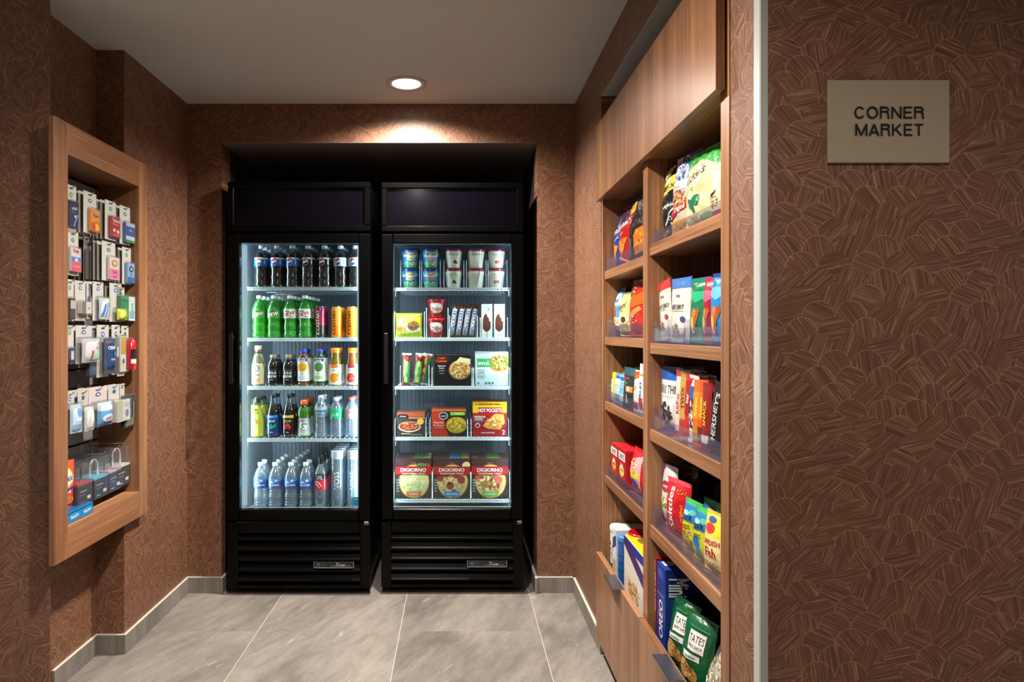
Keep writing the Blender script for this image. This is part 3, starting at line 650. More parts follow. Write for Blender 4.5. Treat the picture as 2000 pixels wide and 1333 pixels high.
column(505,z,1,lambda l,p: bottle_item('coffee_drink_bottle',l,'bottle',.0335,.205,MLK,p,liquid='d9c39c',fill=.8,cap=('c9bda8',.9,.60),sleeve=(.05,.56,'dbc7a2'),items=[('E',.5,.76,.30,.20,'f3efe2'),('E',.5,.76,.25,.165,'3d6b52'),('E',.5,.76,.17,.11,'e8e4d4'),('T','coffee',.5,.44,.09,'7a4a2a',0,.8),('S',.5,.2,.3,.14,14,['9a5a34','c48a4e','6d3b20'])],neck=('8a5a3c',.84)),'cream coloured coffee drink in a waisted glass bottle',.07)
for px,w in ((533.6,'dark cold brew bottle beside the cream coffee drink'),(563.6,'dark cold brew bottle beside the blue-capped juices')):
    column(px,z,2,lambda l,p: bottle_item('cold_brew_bottle',l,'bottle',.033,.158,BREW,p,liquid='0b0605',fill=.84,cap=('a98a74',.9,.5),sleeve=(.10,.62,'14161f'),items=[('T','COLD',.5,.62,.17,'e6e6e2',0,.9),('T','BREW',.5,.40,.17,'e6e6e2',0,.9),('T','coffee',.5,.2,.07,'b8b8b4',0,.6),('R',.1,.78,.9,.79,'d0d0cc')],group='cold brew bottles'),w,.072)
def juice(liq,fr,tx): return lambda l,p: bottle_item('juice_bottle',l,'bottle',.0325,.186,SQJ,p,liquid=liq,fill=.9,cap=('2b3fb4',.895,.58),sleeve=(.13,.76,'e9ebe6'),items=[('R',.08,.86,.92,.98,tx),('T','naked',.5,.92,.07,'ffffff',0,.7),('E',.5,.62,.36,.2,fr),('S',.5,.62,.3,.17,12,[fr,'f0d060' if fr!='4d7d46' else '7fb45c','8a5a2a' if fr!='4d7d46' else '2f5c34']),('T','juice',.5,.33,.06,'44504c',0,.6),('R',.2,.10,.8,.24,'c9d3dd' if fr!='4d7d46' else '9cc47a')])
column(593,z,2,juice('d27c1d','e0a01e','5b4a96'),'orange smoothie bottle with blue cap',.07)
column(624.6,z,2,juice('4f8f3a','4d7d46','233a5c'),'green smoothie bottle with blue cap',.07)
def oj(liq,c1,c2,cap='f08a1c'): return lambda l,p: bottle_item('orange_juice_bottle',l,'bottle',.0345,.193,ORJ,p,liquid=liq,fill=.88,cap=(cap,.87,.70),sleeve=(.04,.56,'f1eee6'),items=[('E',.5,.92,.33,.10,c2),('T','juice',.5,.72,.09,'27597c',0,.8),('E',.46,.34,.34,.24,c1),('S',.46,.34,.28,.2,10,[c1,'f4c35a','ef9a3a' if c1!='cf3a3a' else 'e87070']),('P',[(.62,.5),(.85,.62),(.8,.42)],'4b9a54')])
column(655,z,2,oj('efb61e','ef8a1e','e8632a'),'yellow orange juice bottle with wide orange cap',.072)
column(688,z,3,oj('e8862a','cf3a3a','c22a3c'),'red and white juice bottle with orange cap at the right edge',.072)
z=SZ1[3]
column(504,z,2,lambda l,p: bottle_item('lemon_water_bottle',l,'bottle',.0345,.205,CYL,p,liquid='c8d24e',fill=.82,cap=('1d2320',.86,.62),sleeve=(.04,.80,'c6cd52'),items=[('T','CORE',.36,.86,.07,'15181a',0,.6),('T','+H2O',.40,.76,.07,'15181a',0,.6),('E',.34,.52,.2,.08,'5aa66a'),('E',.5,.46,.18,.05,'d8713a'),('T','lemon',.4,.16,.06,'f4f4e4',0,.6)]),'yellow-green flavoured water bottle at the left edge',.075)
def tea(lc,band,mot): return lambda l,p: bottle_item('iced_tea_bottle',l,'bottle',.034,.216,TEA,p,liquid='1c0c07' if lc=='1a3f7e' else '200a08',fill=.74,cap=('2a2320',.92,.46),sleeve=(.08,.53,lc),items=[('R',.0,.86,1,1,band),('T','Pure',.5,.92,.08,'f0f0f0',0,.6),('T','LEAF',.5,.70,.13,'e8e4dc' if lc=='1a3f7e' else 'd8c080',0,.8)]+mot+[('T','tea',.5,.13,.08,'e0e0e0',0,.6)],body=PET)
column(533.6,z,2,tea('1a3f7e','2a7fd8',[('P',[(.5,.26),(.2,.42),(.14,.56),(.44,.42)],'2f9a4e'),('P',[(.5,.26),(.8,.42),(.86,.56),(.56,.42)],'3fb45e'),('E',.5,.42,.09,.12,'37a455')]),'iced tea bottle with blue label and green leaves',.074)
column(564.5,z,2,tea('1d1012','d3b048',[('E',.42,.40,.17,.12,'cf2f38'),('E',.6,.36,.16,.11,'b81f30'),('E',.5,.50,.14,.09,'e0474a'),('S',.5,.4,.3,.16,16,['d8383c','a81a28','ee6a6a'])]),'iced tea bottle with red raspberries on a black label',.074)
column(594,z,3,lambda l,p: bottle_item('sports_drink_bottle',l,'bottle',.0355,.190,SPORT,p,liquid='7ed02e',fill=.80,cap=('f0632a',.875,.56),sleeve=(.06,.52,'b9c0bd'),items=[('E',.5,.62,.34,.30,'8f9895'),('T','G',.5,.62,.50,'ffffff',0,.9),('T','zero',.5,.14,.10,'f0f0f0',0,.6)]),'lime green sports drink with orange cap',.076)
column(627,z,2,lambda l,p: bottle_item('fitness_water_bottle',l,'bottle',.0355,.214,SPORT,p,cap=('d9e3ea',.875,.42),sleeve=(.50,.74,'9fb3bd'),items=[('T','propel',.5,.55,.30,'1f4a86',0,.85),('R',.15,.15,.85,.25,'4a7a9c')],body=WATERM,ribs=.05),'tall clear water bottle with pale grey label beside the sports drink',.078)
column(657,z,2,lambda l,p: bottle_item('sparkling_water_bottle',l,'bottle',.0365,.204,SODA,p,cap=('d8e6ee',.91,.44),sleeve=(.47,.72,'1fae74'),items=[('T','ice',.5,.5,.44,'bff0d8',12,.8)],body=WATERM,ribs=.045),'clear sparkling water bottle with emerald green label',.078)
column(687,z,2,lambda l,p: bottle_item('sparkling_water_bottle',l,'bottle',.0365,.204,SODA,p,cap=('ef6a6a',.91,.44),sleeve=(.47,.72,'f2a9b6'),items=[('T','ice',.5,.5,.44,'ffe8ee',12,.8)],body=WATERM,ribs=.045),'clear sparkling water bottle with pink label and coral cap',.078)
z=.3985
AQ=[('P',[(.0,.38),(.25,.58),(.55,.52),(1,.72),(1,.95),(.0,.95)],'2a86d8'),('E',.66,.80,.12,.10,'e7f2fb'),('P',[(.1,.5),(.35,.82),(.55,.56)],'bfe3f8'),('T','AQUAFINA',.5,.34,.22,'f2f8ff',0,.80,True,.1)]
AQM=lambda l,p: bottle_item('water_bottle',l,'bottle',.0355,.229,SODA,p,cap=('f0f4f6',.925,.42),sleeve=(.44,.66,['2a5fc0','1d49b4','1d49b4','1d49b4','5fa8e6']),items=AQ,body=WATERM,ribs=.05,group='blue-labelled water bottles on the cooler floor')
for px,n,w in ((509.5,2,'leftmost column'),(537.7,4,'second column'),(568.7,6,'third column'),(597.7,2,'fourth column')):
    column(px,z,n,AQM,'clear water bottle with blue label, '+w,.080,.150,.002)
column(626.8,z,3,lambda l,p: bottle_item('vitamin_water_bottle',l,'bottle',.034,.256,LONGN,p,liquid=None,cap=('17181b',.87,.40),sleeve=(.36,.68,['d8303e','d8303e','d8303e','33262c','2a2a30']),items=[('T','LIFE',.5,.86,.12,'e8e8ec',0,.6),('T','WTR',.5,.73,.12,'e8e8ec',0,.6),('P',[(.1,.50),(.45,.46),(.62,.22),(.66,.24),(.50,.50),(.1,.54)],'ffffff'),('P',[(.08,.36),(.34,.33),(.46,.14),(.50,.15),(.38,.37),(.08,.40)],'ffffff')],body=WATERM),'clear bottle with red and black label and black cap',.076)
def voss(l,p):
    t=bottle_item('glass_water_bottle',l,'bottle',.0325,.292,CYL,p,cap=('c9d0d6',.855,1.02),body=WATERM,group='tall cylinder water bottles'); 
    q=MB(); S=cylS([(.0325,0),(.0325,.3)],1.9)(.05,.235)
    art(q,S,[('T','VOSS',.5,.5,.15,'f4fbff',90,.96,False)],1.9*.0325,.185); q.build('lettering',PLAS,t); return t
column(659,z,4,voss,'tall cylindrical water bottle with silver cap, left column',.068)
column(690,z,4,voss,'tall cylindrical water bottle with silver cap, right column',.068)
st=MB(); st.box(-.018,0,0,.018,.0004,.042,'1c7ea6'); art(st,flatS(.036,.042,0),[('R',.15,.7,.85,.8,'7fc0d8'),('R',.15,.4,.7,.46,'3f98bc')],.036,.042)
o=mesh_thing(st,'door_sticker',PAPER,'small square teal sticker on the glass of the drinks cooler','sticker'); X,Zz=pz(694,990,C1Y); o.location=(X,C1Y+.0205-.0052,Zz)

# ================================================================ frozen food in the freezer
FY=C2Y+.115
def fx(px,y=FY): return (px-XV)*y/F
def fz(py,y=FY): return H-(py-YV)*y/F
def pint(l,p,base,lid,items,h=.101,r0=.034,r1=.0445,group='ice cream pints on the top freezer shelf',name='ice_cream_pint'):
    t=thing(name,l,'ice cream tub',p,0,group); m=MB(); m.lathe([(0,0),(r0*.96,0),(r0,.002),(r1,h-.012)],28,base); m.build('tub',PAPER,t)
    m=MB(); m.lathe([(r1+.0005,h-.015),(r1+.0025,h-.013),(r1+.0025,h-.003),(r1,h),(r1-.003,h),(r1-.005,h-.003),(0,h-.003)],28,lid); m.build('lid',PLAS,t)
    q=MB(); tx=MB(); pr=[(r0,.002),(r1,h-.012)]; S=cylS(pr,2.4)(.004,h-.017); art(q,S,items,2.4*(r0+r1)/2,h-.021,text=tx)
    if q.f: q.build('label_print',PAPER,t)
    if tx.f: tx.build('lettering',PAPER,t)
    return t
BJ=lambda f,extra:[('R',0,.0,1,.30,'59b06a'),('P',[(0,.3),(.3,.40),(.6,.33),(1,.42),(1,.2),(0,.2)],'6cc27a'),('E',.8,.8,.16,.12,'8fc8ef'),('E',.15,.75,.12,.10,'a5d4f2'),('E',.5,.78,.33,.15,'f3e7b2'),('T','BEN & JERRY',.5,.80,.13,'1b2a20',0,.62),('E',.5,.55,.24,.12,f),('T',extra,.5,.55,.09,'30201a',0,.44),('E',.62,.24,.13,.11,'f6f6f4'),('E',.66,.22,.05,.05,'15161a'),('E',.54,.28,.04,.04,'15161a'),('P',[(.72,.30),(.80,.36),(.78,.22)],'15161a')]
HD=lambda c:[('T','Haagen-Dazs',.5,.80,.085,'2a3d5c',0,.52,False),('R',.3,.68,.7,.69,'c8a860'),('T','ice cream',.5,.60,.05,'7a7050',0,.4,False)]+c+[('T','pint',.5,.10,.05,'4a4a40',0,.4,False)]
CHOC=[('P',[(.40,.26),(.52,.50),(.58,.44),(.50,.26)],'2c1d16'),('P',[(.50,.24),(.60,.44),(.66,.30),(.68,.24)],'44301f')]
VAN=[('P',[(.36,.40),(.50,.24),(.66,.40),(.56,.32),(.50,.44),(.44,.32)],'d8cd78'),('E',.5,.32,.10,.04,'efe7a8')]
STR=[('E',.43,.33,.085,.10,'d8423c'),('E',.57,.34,.085,.10,'e05a50'),('E',.5,.28,.06,.07,'f08a7c'),('P',[(.5,.44),(.44,.46),(.54,.48)],'4f9a4a')]
cols=[(801.4,'2f7fc0','1b3566',BJ('f0dcae','COOKIE'),'blue ice cream pint with yellow arch lettering, leftmost stack'),(841.6,'2f8ed0','1b3566',BJ('f2b6c4','DOUGH'),'blue ice cream pint with pink arch, second stack'),
 (885.7,'e9e6d4','7c2a44',HD(CHOC),'cream ice cream pint with dark chocolate picture'),(929,'e9e6d4','7c2a44',HD(VAN),'cream ice cream pint with pale vanilla flower'),(969,'e9e6d4','7c2a44',HD(STR),'cream ice cream pint with red strawberries')]
for px,b,ld,it,l in cols:
    x=fx(px,FY+.045); r=pint(l+', lower one',(x,FY+.045,SZ2[0]),b,ld,it); dup(r,(x+.001,FY+.046,SZ2[0]+.102),l+', upper one',rz=.12)
    dup(r,(x,FY+.145,SZ2[0]),l+', lower one behind'); dup(r,(x,FY+.145,SZ2[0]+.102),l+', upper one behind')
def wire_bin(px0,px1,z,h,lab,dep=.36,front=.06,hb=None):
    x0,x1=fx(px0,FY),fx(px1,FY); t=thing('clear_bin_divider',lab,'shelf organizer',((x0+x1)/2,FY-.012,z+.0006)); w=(x1-x0)/2; m=MB()
    m.box(-w,0,0,w,.002,front); m.build('front_lip',ACRYL2,t)
    for s in (-1,1):
        m=MB(); m.tube([(s*w,.001,0),(s*w,.001,front*.8),(s*w,.01,h),(s*w,dep,h),(s*w,dep,0)],.0016,5); m.build('side_rail',WIRE,t)
for px0,px1,w in ((783,820,'leftmost'),(824,860,'second'),(867,906,'middle'),(911,949,'fourth'),(953,990,'rightmost')): wire_bin(px0,px1,SZ2[0],.14,'clear plastic divider around the '+w+' stack of ice cream pints')
z=SZ2[1]
bag_item('frozen_breakfast_bag','lime and yellow frozen food bag showing a bowl, left end of its shelf','food bag',.137,.125,.05,'d9dc3c',[('R',.05,.28,.5,.42,'e8743a'),('E',.66,.34,.28,.13,'f3f3ee'),('E',.68,.48,.22,.20,'a9764a'),('S',.68,.50,.2,.17,34,['8a5a34','c89a5e','6f4426','d8b47a','b0522e']),('R',.08,.50,.30,.76,'e6edf4'),('T','best',.19,.62,.10,'3b5f9c',0,.2),('T','breakfast bowl',.5,.14,.08,'7fae3c',0,.7),('P',[(.0,.78),(.3,.86),(.7,.82),(1,.92),(1,.95),(0,.95)],'c4d838')],(fx(798),FY,z),seed=3,crinkle=.004)
for zz,w in ((0,'lower'),(.099,'upper')):
    pint('red frozen snack tub with white splash, '+w+' one',(fx(852.8,FY+.05)+(.001 if zz else 0),FY+.046,z+zz),'b5161f','c5202c',[('E',.5,.62,.34,.34,'f4eeea'),('E',.30,.80,.16,.14,'f4eeea'),('T','Dibs',.5,.56,.28,'b3202a',8,.5,True,.2),('T','vanilla',.54,.36,.09,'41306a',6,.4),('S',.5,.10,.36,.1,10,['d8a23c','5a2a1a','e07a30'])],h=.098,r0=.036,r1=.0455,group='red snack tubs',name='frozen_snack_tub')
for i,(px,w) in enumerate(((885.5,'leftmost'),(898,'second'),(910,'third'),(922.5,'rightmost'))):
    bag_item('ice_cream_bar','brown wrapped ice cream bar leaning, %s of the four'%w,'ice cream bar',.030,.172,.022,'4b2a20',[('R',.12,.12,.88,.84,'e6e9f2'),('R',.12,.12,.3,.84,'b8bed4'),('T','SNICKERS',.52,.48,.105,'27408f',90,.70,True,.2),('P',[(.12,.12),(.5,.2),(.88,.12),(.88,.04),(.12,.04)],'8d8f98')],(fx(px-5+i*.8),FY+.004*i,z+.0035),seed=11+i,seal_col='5a3a30',tilt=(0,R(9)),group='wrapped ice cream bars',crinkle=.002,pinch=.02)
    
for px,w in ((951,'left'),(975.5,'right')):
    box_item('ice_cream_bar_box','narrow white box picturing a chocolate ice cream bar, %s one of two'%w,'box',.056,.171,.03,'dfe3e2',[('R',.1,.74,.9,.94,'c9cfd0'),('T','bar',.62,.84,.05,'3a4a66',90,.2,False),('E',.48,.44,.36,.27,'5b3026'),('R',.12,.30,.84,.48,'5b3026'),('E',.48,.30,.36,.11,'5b3026'),('P',[(.48,.70),(.66,.72),(.88,.58),(.88,.46),(.70,.50),(.66,.60),(.56,.60)],'efe6c8'),('R',.42,.02,.56,.14,'cdb890')],(fx(px),FY,z),side='c8cccc',group='white ice cream bar boxes')
for px0,px1,h,w in ((771,829,.13,'lime food bag'),(833,875,.15,'red snack tubs'),(878,932,.11,'four wrapped bars'),(938,991,.10,'two white bar boxes')): wire_bin(px0,px1,z,h,'clear plastic divider around the '+w)
z=SZ2[2]
BUR=[('R',.18,.05,.86,.80,'35a873'),('R',.34,.08,.66,.78,'cfe06a'),('T','burrito',.5,.42,.085,'1f7a55',90,.62),('P',[(.0,.78),(1,.72),(1,.88),(0,.88)],'a02822'),('P',[(.18,.05),(.0,.0),(1,.0),(.86,.05)],'a33a32')]
for i,(px,w,tl) in enumerate(((795,'left',2),(816,'middle',7),(828,'right',10))):
    bag_item('frozen_burrito','green and red wrapped burrito, %s one of three'%w,'burrito',.050,.162,.034,'7d3a30' if i<2 else '8a4a30',BUR if i<2 else [('R',.1,.05,.5,.86,'b8893a'),('E',.3,.58,.16,.07,'b3262a'),('E',.3,.34,.16,.07,'b3262a'),('R',.5,.05,.95,.82,'2c7a4c')],(fx(px-3),FY+.012*i,z+.0045),seed=21+i,seal_col='d8dde0',tilt=(0,R(tl)),group='wrapped burritos',crinkle=.003)
def frozen_box(l,px0,px1,py,zz,base,items,n=3,dep=.045,top=None,name='frozen_meal_box',topart=()):
    x0,x1=fx(px0),fx(px1); r=box_item(name,l if n<2 else l+', front box','box',x1-x0,fz(py)-zz,dep,base,items,((x0+x1)/2,FY,zz),side=base,top=top,topart=topart)
    for i in range(1,n): dup(r,((x0+x1)/2+.001*(-1)**i,FY+i*(dep+.004),zz+0),l+', '+ORD[i].replace('one','box'))
    return r
frozen_box('black frozen meal box with orange lettering and a taco picture',847.5,920,693,z,'101418',[('E',.20,.84,.22,.14,'4a1a12'),('T','Lean',.21,.90,.085,'f06a3a',0,.34),('T','Cuisine',.20,.80,.085,'f06a3a',0,.38),('T','Balanced',.21,.64,.05,'e6e6e6',0,.25),('T','Bowls',.21,.57,.05,'e6e6e6',0,.2),('T','protein',.21,.48,.045,'d0d0d0',0,.2,False),('T','frozen',.21,.40,.04,'b8b8b8',0,.16,False),('E',.70,.50,.31,.32,'6a4a30'),('E',.70,.52,.28,.30,'d9b878'),('P',[(.55,.72),(.70,.92),(.98,.86),(.98,.68),(.80,.76)],'e9dcae'),('S',.70,.50,.27,.28,70,['e8c27c','d87a42','8fae4a','c2452c','f0e2b8','b8862e','e39a4c']),('E',.66,.50,.09,.08,'f4f2e6')],n=3)
frozen_box('white frozen meal box with a green name patch and bowl',928.5,993,687.5,z,'cfe0e8',[('E',.72,.60,.36,.29,'eef4f6'),('E',.72,.66,.33,.25,'c9a04c'),('S',.74,.66,.31,.24,80,['7fae3c','e08a5c','d9c878','4f8a34','c2502e','f0e0a8','a8c85c']),('R',.05,.56,.47,.80,'2fae5c'),('T','evol.',.26,.68,.14,'f2fff4',0,.36),('R',.07,.36,.28,.48,'9fb3bb'),('T','gluten free',.18,.43,.03,'ffffff',0,.18,False),('R',.06,.28,.30,.30,'8fa2aa'),('R',.06,.23,.26,.25,'8fa2aa'),('E',.09,.08,.03,.03,'5c8a6c'),('E',.32,.08,.035,.035,'4f8a64'),('E',.42,.08,.035,.035,'4f8a64'),('E',.52,.08,.035,.035,'4f8a64')],n=3)
for px0,px1,h,w in ((782,838,.10,'three wrapped burritos'),(844,922,.09,'black meal boxes'),(925,995,.09,'white meal boxes with green patch')): wire_bin(px0,px1,z,h,'clear plastic divider around the '+w)
z=SZ2[3]
frozen_box('brown frozen dinner box with a red oval dish of meat',775,830,806,z,'4a3a34',[('R',0,.82,1,1,'b8583c'),('E',.22,.84,.20,.09,'1c1c20'),('T','dinner',.22,.84,.07,'e0d8c8',0,.3),('R',.42,.74,1,.80,'c98a68'),('E',.45,.40,.40,.22,'e9e2d8'),('E',.45,.42,.36,.19,'b84a2c'),('S',.46,.43,.34,.18,60,['c8502e','e88a58','f0c090','9a3420','d8683c']),('E',.84,.62,.12,.13,'e8b83c'),('T','macaroni',.32,.13,.07,'e8e2a0',0,.5),('R',.5,.05,.9,.10,'8f8a80')],n=3,top='8a5a48',dep=.04)
frozen_box('red and black frozen meal box with a macaroni picture',843,910.5,800,z,'2c2a2c',[('P',[(0,0),(.50,0),(.34,.66),(.28,1),(0,1)],'c83a2c'),('R',0,.93,1,1,'d86a3a'),('E',.34,.76,.13,.13,'f0ece4'),('E',.34,.76,.115,.11,'1a2a3c'),('T','meals',.34,.76,.06,'e8e8e8',0,.2),('R',.54,.78,.96,.90,'8fc23c'),('T','cheddar',.78,.84,.06,'f8ffe8',0,.3),('E',.72,.38,.32,.34,'3c2a1c'),('E',.72,.42,.30,.30,'c8a42c'),('S',.72,.43,.28,.27,60,['e8cc4c','b8922c','f2e07a','a87a24','d8b83c']),('T','Macaroni',.20,.52,.07,'f2d8d0',0,.34),('T','& Cheese',.20,.42,.07,'f2d8d0',0,.34),('R',.08,.32,.34,.335,'f0c8c0')],n=3,top='b8502c',dep=.04)
frozen_box('red and yellow frozen sandwich box, right end of its shelf',923.5,990,785.5,z,'a81e26',[('R',0,.68,1,1,'f0c024'),('R',.06,.90,.94,.96,'c8a018'),('T','NOW MORE CHEESE',.5,.93,.05,'7a3a12',0,.8),('R',.15,.68,.86,.84,'a81a22'),('T','HOT POCKETS',.5,.76,.11,'ffffff',0,.68),('R',0,.60,1,.68,'b41e28'),('T','PEPPERONI',.20,.57,.06,'f0e8e0',0,.32),('T','PIZZA',.18,.50,.06,'f0e8e0',0,.32),('R',0,.42,.34,.46,'3a5a9c'),('P',[(.30,.30),(.40,.46),(.66,.66),(.90,.64),(.94,.40),(.80,.20),(.46,.22)],'d9a44c'),('S',.64,.40,.28,.20,50,['e8b860','c8502e','f2d890','b8823c','e07a4c']),('E',.14,.32,.07,.07,'e8e0d8'),('E',.14,.32,.05,.05,'a81e26'),('T','2',.90,.13,.14,'f4e8e0',0,.2),('T','SANDWICHES',.44,.11,.045,'f0e0e0',0,.5)],n=3,top='7a2420',dep=.045)
for px0,px1,h,w in ((772,832,.085,'brown dinner boxes'),(840,913,.085,'macaroni meal boxes'),(920,993,.085,'sandwich boxes')): wire_bin(px0,px1,z,h,'clear plastic divider around the '+w)
z=.449
def pizza(l,px0,px1,fill,strip,tag_,topc,extra,bl):
    it=[('R',0,.80,1,1,'4a2c2c'),('T','rising crust',.5,.885,.022,'e8d8c8',0,.5,False),('E',.52,.42,.43,.44,'b8702c'),('E',.52,.42,.41,.42,'e6c878'),('E',.52,.42,.37,.38,fill)]+bl+[('R',0,.58,1,.80,'b01c24'),('P',[(0,.58),(1,.58),(1,.60),(0,.60)],'7a1018'),('T','DIGIORNO',.5,.715,.095,'f8f4ee',0,.76,True),('T','TRADITIONAL CRUST',.5,.62,.045,'f2dcc8',0,.84),('R',.30,.04,.72,.17,tag_),('T',extra,.51,.105,.045,'f4f4f0',0,.36)]+[('R',.03,.16+.07*k,.10,.20+.07*k,'9aa4a8') for k in range(5)]
    return frozen_box(l,px0,px1,896,z,'33282a',it,n=6,dep=.024,top=strip,name='frozen_pizza_box',topart=topc)
pep=lambda rg,c:[('E',x,y,.105,.10,c) for x,y in rg]
pizza('frozen cheese pizza box with orange tag, left of the three',772.5,842.5,'d6d690','5c3a3c','e07a34',[('R',.5,.1,.95,.9,'6f9a4c')],'CHEESE',[('S',.50,.36,.36,.30,60,['e2e0a8','c8cc84','eae6b8','cfb878','d8dc9c']),('E',.86,.80,.12,.08,'b8403a'),('E',.72,.83,.14,.06,'3f8a44')])
pizza('frozen pepperoni pizza box with blue tag, middle of the three',846.5,918,'dcc48c','5c3a3c','1f8fd0',[('R',.44,.0,.74,1,'3f8fd0'),('R',.76,.1,.98,.9,'c8b060')],'PEPPERONI',[('S',.5,.36,.36,.3,30,['e8d8a4','c8b078','f0e4b8','b0863c'])]+pep([(.18,.52),(.46,.32),(.76,.46),(.36,.62),(.62,.60),(.56,.12)],'9c3430')+[('E',.9,.80,.12,.12,'e6dca0')])
pizza('frozen supreme pizza box with green tag, right of the three',921,992.5,'d9b478','5c3a3c','7fb848',[('R',.42,.1,.78,.9,'6fb05c')],'SUPREME',[('S',.5,.36,.36,.3,60,['e8d8a4','7a9a44','c8502e','f0e4b8','8a3a2c','d88a4c'])]+pep([(.20,.52),(.44,.32),(.74,.46),(.62,.62)],'c85a4c'))
for px0,px1,w in ((770,844,'cheese pizza boxes'),(845,919,'pepperoni pizza boxes'),(920,995,'supreme pizza boxes')): wire_bin(px0,px1,z,.13,'clear plastic divider around the '+w,front=.075)
# ================================================================ snacks on the pantry shelves (fronts face -X)
RZ=-math.pi/2
def pant(x0,x1,yt,z,X,d=0,th=0):
    th=abs(th); Xe=X+.38*d
    for _ in range(4):
        Zm=F*Xe/((x0+x1)/2-XV); top=H-(yt-YV)*Zm/F*(X+.5*d+(top-z)*math.sin(th) if _ else Xe)/Xe; Xe=X+.38*d+.45*(top-z)*math.sin(th)
    a,b=F*Xe/(x0-XV),F*Xe/(x1-XV)
    return (X,(a+b)/2,z+.0025),a-b,top-z-.0025
def fit(loc,w,h,d,yaw,ty,far):
    lo,hi=(2.1425,2.7305) if far else (1.5125,2.0935); e=d/2*abs(math.sin(yaw))+.003; c=math.cos(yaw); s=h*math.sin(abs(ty))
    a,b=loc[1]-w*c/2-e-(s if ty>0 else 0),loc[1]+w*c/2+e+(s if ty<0 else 0)
    a2,b2=max(a,lo),min(b,hi); sh=((a2-a)+(b2-b))/2; w2=w-((a2-a)-(b2-b))/c
    return (loc[0],loc[1]+sh,loc[2]),w2
def pbag(name,label,cat,px,z,X,base,items,d=.06,n=0,step=.07,**k):
    tl=k.get('tilt',(0,0)); yw=k.pop('yaw',3 if px[0]<1262 else 9); loc,w,h=pant(*px,z,X,d,tl[0]); sx_=w/2*math.sin(R(yw))*.8; loc,w,h=pant(*px,z,X+sx_,d,tl[0]); w*=k.pop('ws',.97); loc=(loc[0],loc[1],loc[2]+d*math.sin(abs(tl[0]))+w/2*math.sin(abs(tl[1])))
    loc,w=fit(loc,w,h,d,R(yw),tl[1],px[0]<1262); t=bag_item(name,label,cat,w,h,d,base,items,loc,RZ+R(yw),**k)
    for i in range(n): dup(t,(loc[0]+(i+1)*step,loc[1],loc[2]),label+(', the one behind' if n==1 else ', %s behind'%('first','second','third')[i]))
    return t
def pbox(name,label,cat,px,z,X,d,base,items,n=0,step=None,**k):
    loc,w,h=pant(*px,z,X); loc,w=fit(loc,w,h,0,0,0,px[0]<1262); t=box_item(name,label,cat,w,h,d,base,items,loc,RZ,**k)
    for i in range(n): dup(t,(loc[0]+(i+1)*(step or d+.003),loc[1],loc[2]),label+(', the one behind' if n==1 else ', %s behind'%('first','second','third')[i]))
    return t
CHIP=['e8a83c','c86a24','f0c460','a8481c','f0d488']
# --- far unit, top shelf
z=SHL[0][1]
pbag('chip_bag','blue chip bag with orange chip, left end of its shelf','chip bag',(1197,1214.5,424),z,.612,'1c3f9e',[('P',[(0,.55),(1,.72),(1,.95),(0,.95)],'141a44'),('T','Doritos',.5,.66,.10,'f2f2f4',14,.9,True,.2),('T','cool ranch',.5,.53,.045,'c8d8f4',12,.7),('P',[(.15,.44),(.85,.40),(.45,.14)],'e8922c'),('S',.5,.34,.22,.10,12,CHIP),('E',.5,.06,.3,.03,'3a5cc0')],n=1,seed=31,tilt=(R(-3),0),d=.045)
pbag('chip_bag','red chip bag beside the blue one','chip bag',(1213,1232,408),z,.614,'b8161f',[('P',[(0,.58),(1,.76),(1,.97),(0,.97)],'3c1030'),('T','Doritos',.5,.68,.10,'f4f0ee',14,.9,True,.2),('T','nacho',.5,.55,.05,'f0c04c',12,.7),('P',[(.12,.44),(.88,.46),(.5,.12)],'e87a24'),('S',.5,.34,.24,.12,14,CHIP),('P',[(.1,.16),(.9,.04),(.9,.08),(.2,.2)],'f0d8d4')],n=1,seed=32,tilt=(R(-3),0),d=.045)
pbag('chip_bag','black and orange snack bag, tallest on its shelf','chip bag',(1231,1262,386),z,.61,'2a1e1c',[('P',[(.05,.55),(.45,.60),(.5,.84),(.1,.82)],'b3182c'),('P',[(.1,.72),(.5,.78),(.46,.92),(.16,.88)],'f0c42c'),('T','S',.28,.66,.12,'f2c8d0',10,.3),('P',[(.5,.10),(.98,.14),(.98,.5),(.6,.46)],'ee7a24'),('S',.72,.30,.26,.18,26,['f08a2c','d8521c','f6b24c']),('P',[(.06,.08),(.3,.1),(.46,.34),(.2,.4)],'4c5a58'),('S',.3,.86,.2,.06,8,['e8e8e4','5a7a8c','1c2c3c'])],n=1,seed=33,tilt=(R(-3),0),d=.045)
# --- far unit, second shelf
z=SHL[1][1]
pbag('snack_pouch','light blue snack pouch with orange and red squares','snack pouch',(1194,1216,566),z,.612,'58a8dc',[('R',.08,.62,.92,.86,'dceaf2'),('R',.10,.54,.60,.66,'f0922c'),('R',.10,.42,.60,.53,'e0482c'),('T','trail',.5,.74,.09,'3a6a9c',0,.7),('R',.1,.2,.9,.38,'e8dcc4'),('S',.5,.28,.36,.08,16,['c8a060','a87a44','e8dcc4','8c5a30'])],n=2,seed=41,seal_col='2a7cc4',tilt=(R(-2),0))
pbag('chip_bag','pale yellow chip bag with dark script lettering','chip bag',(1213,1238,572),z,.610,'e4d48c',[('T','Baked',.48,.68,.15,'2c3a2c',10,.9,False,.3),('T','chips',.5,.56,.06,'a86a3c',6,.5),('E',.55,.36,.30,.10,'f4ecc8'),('E',.60,.36,.15,.07,'3a3a34'),('S',.5,.24,.34,.08,16,['f0dc94','d8b860','c89c44']),('P',[(0,.04),(.9,.12),(.6,.2),(0,.14)],'f6f0c0')],n=1,seed=42,tilt=(R(-3),0))
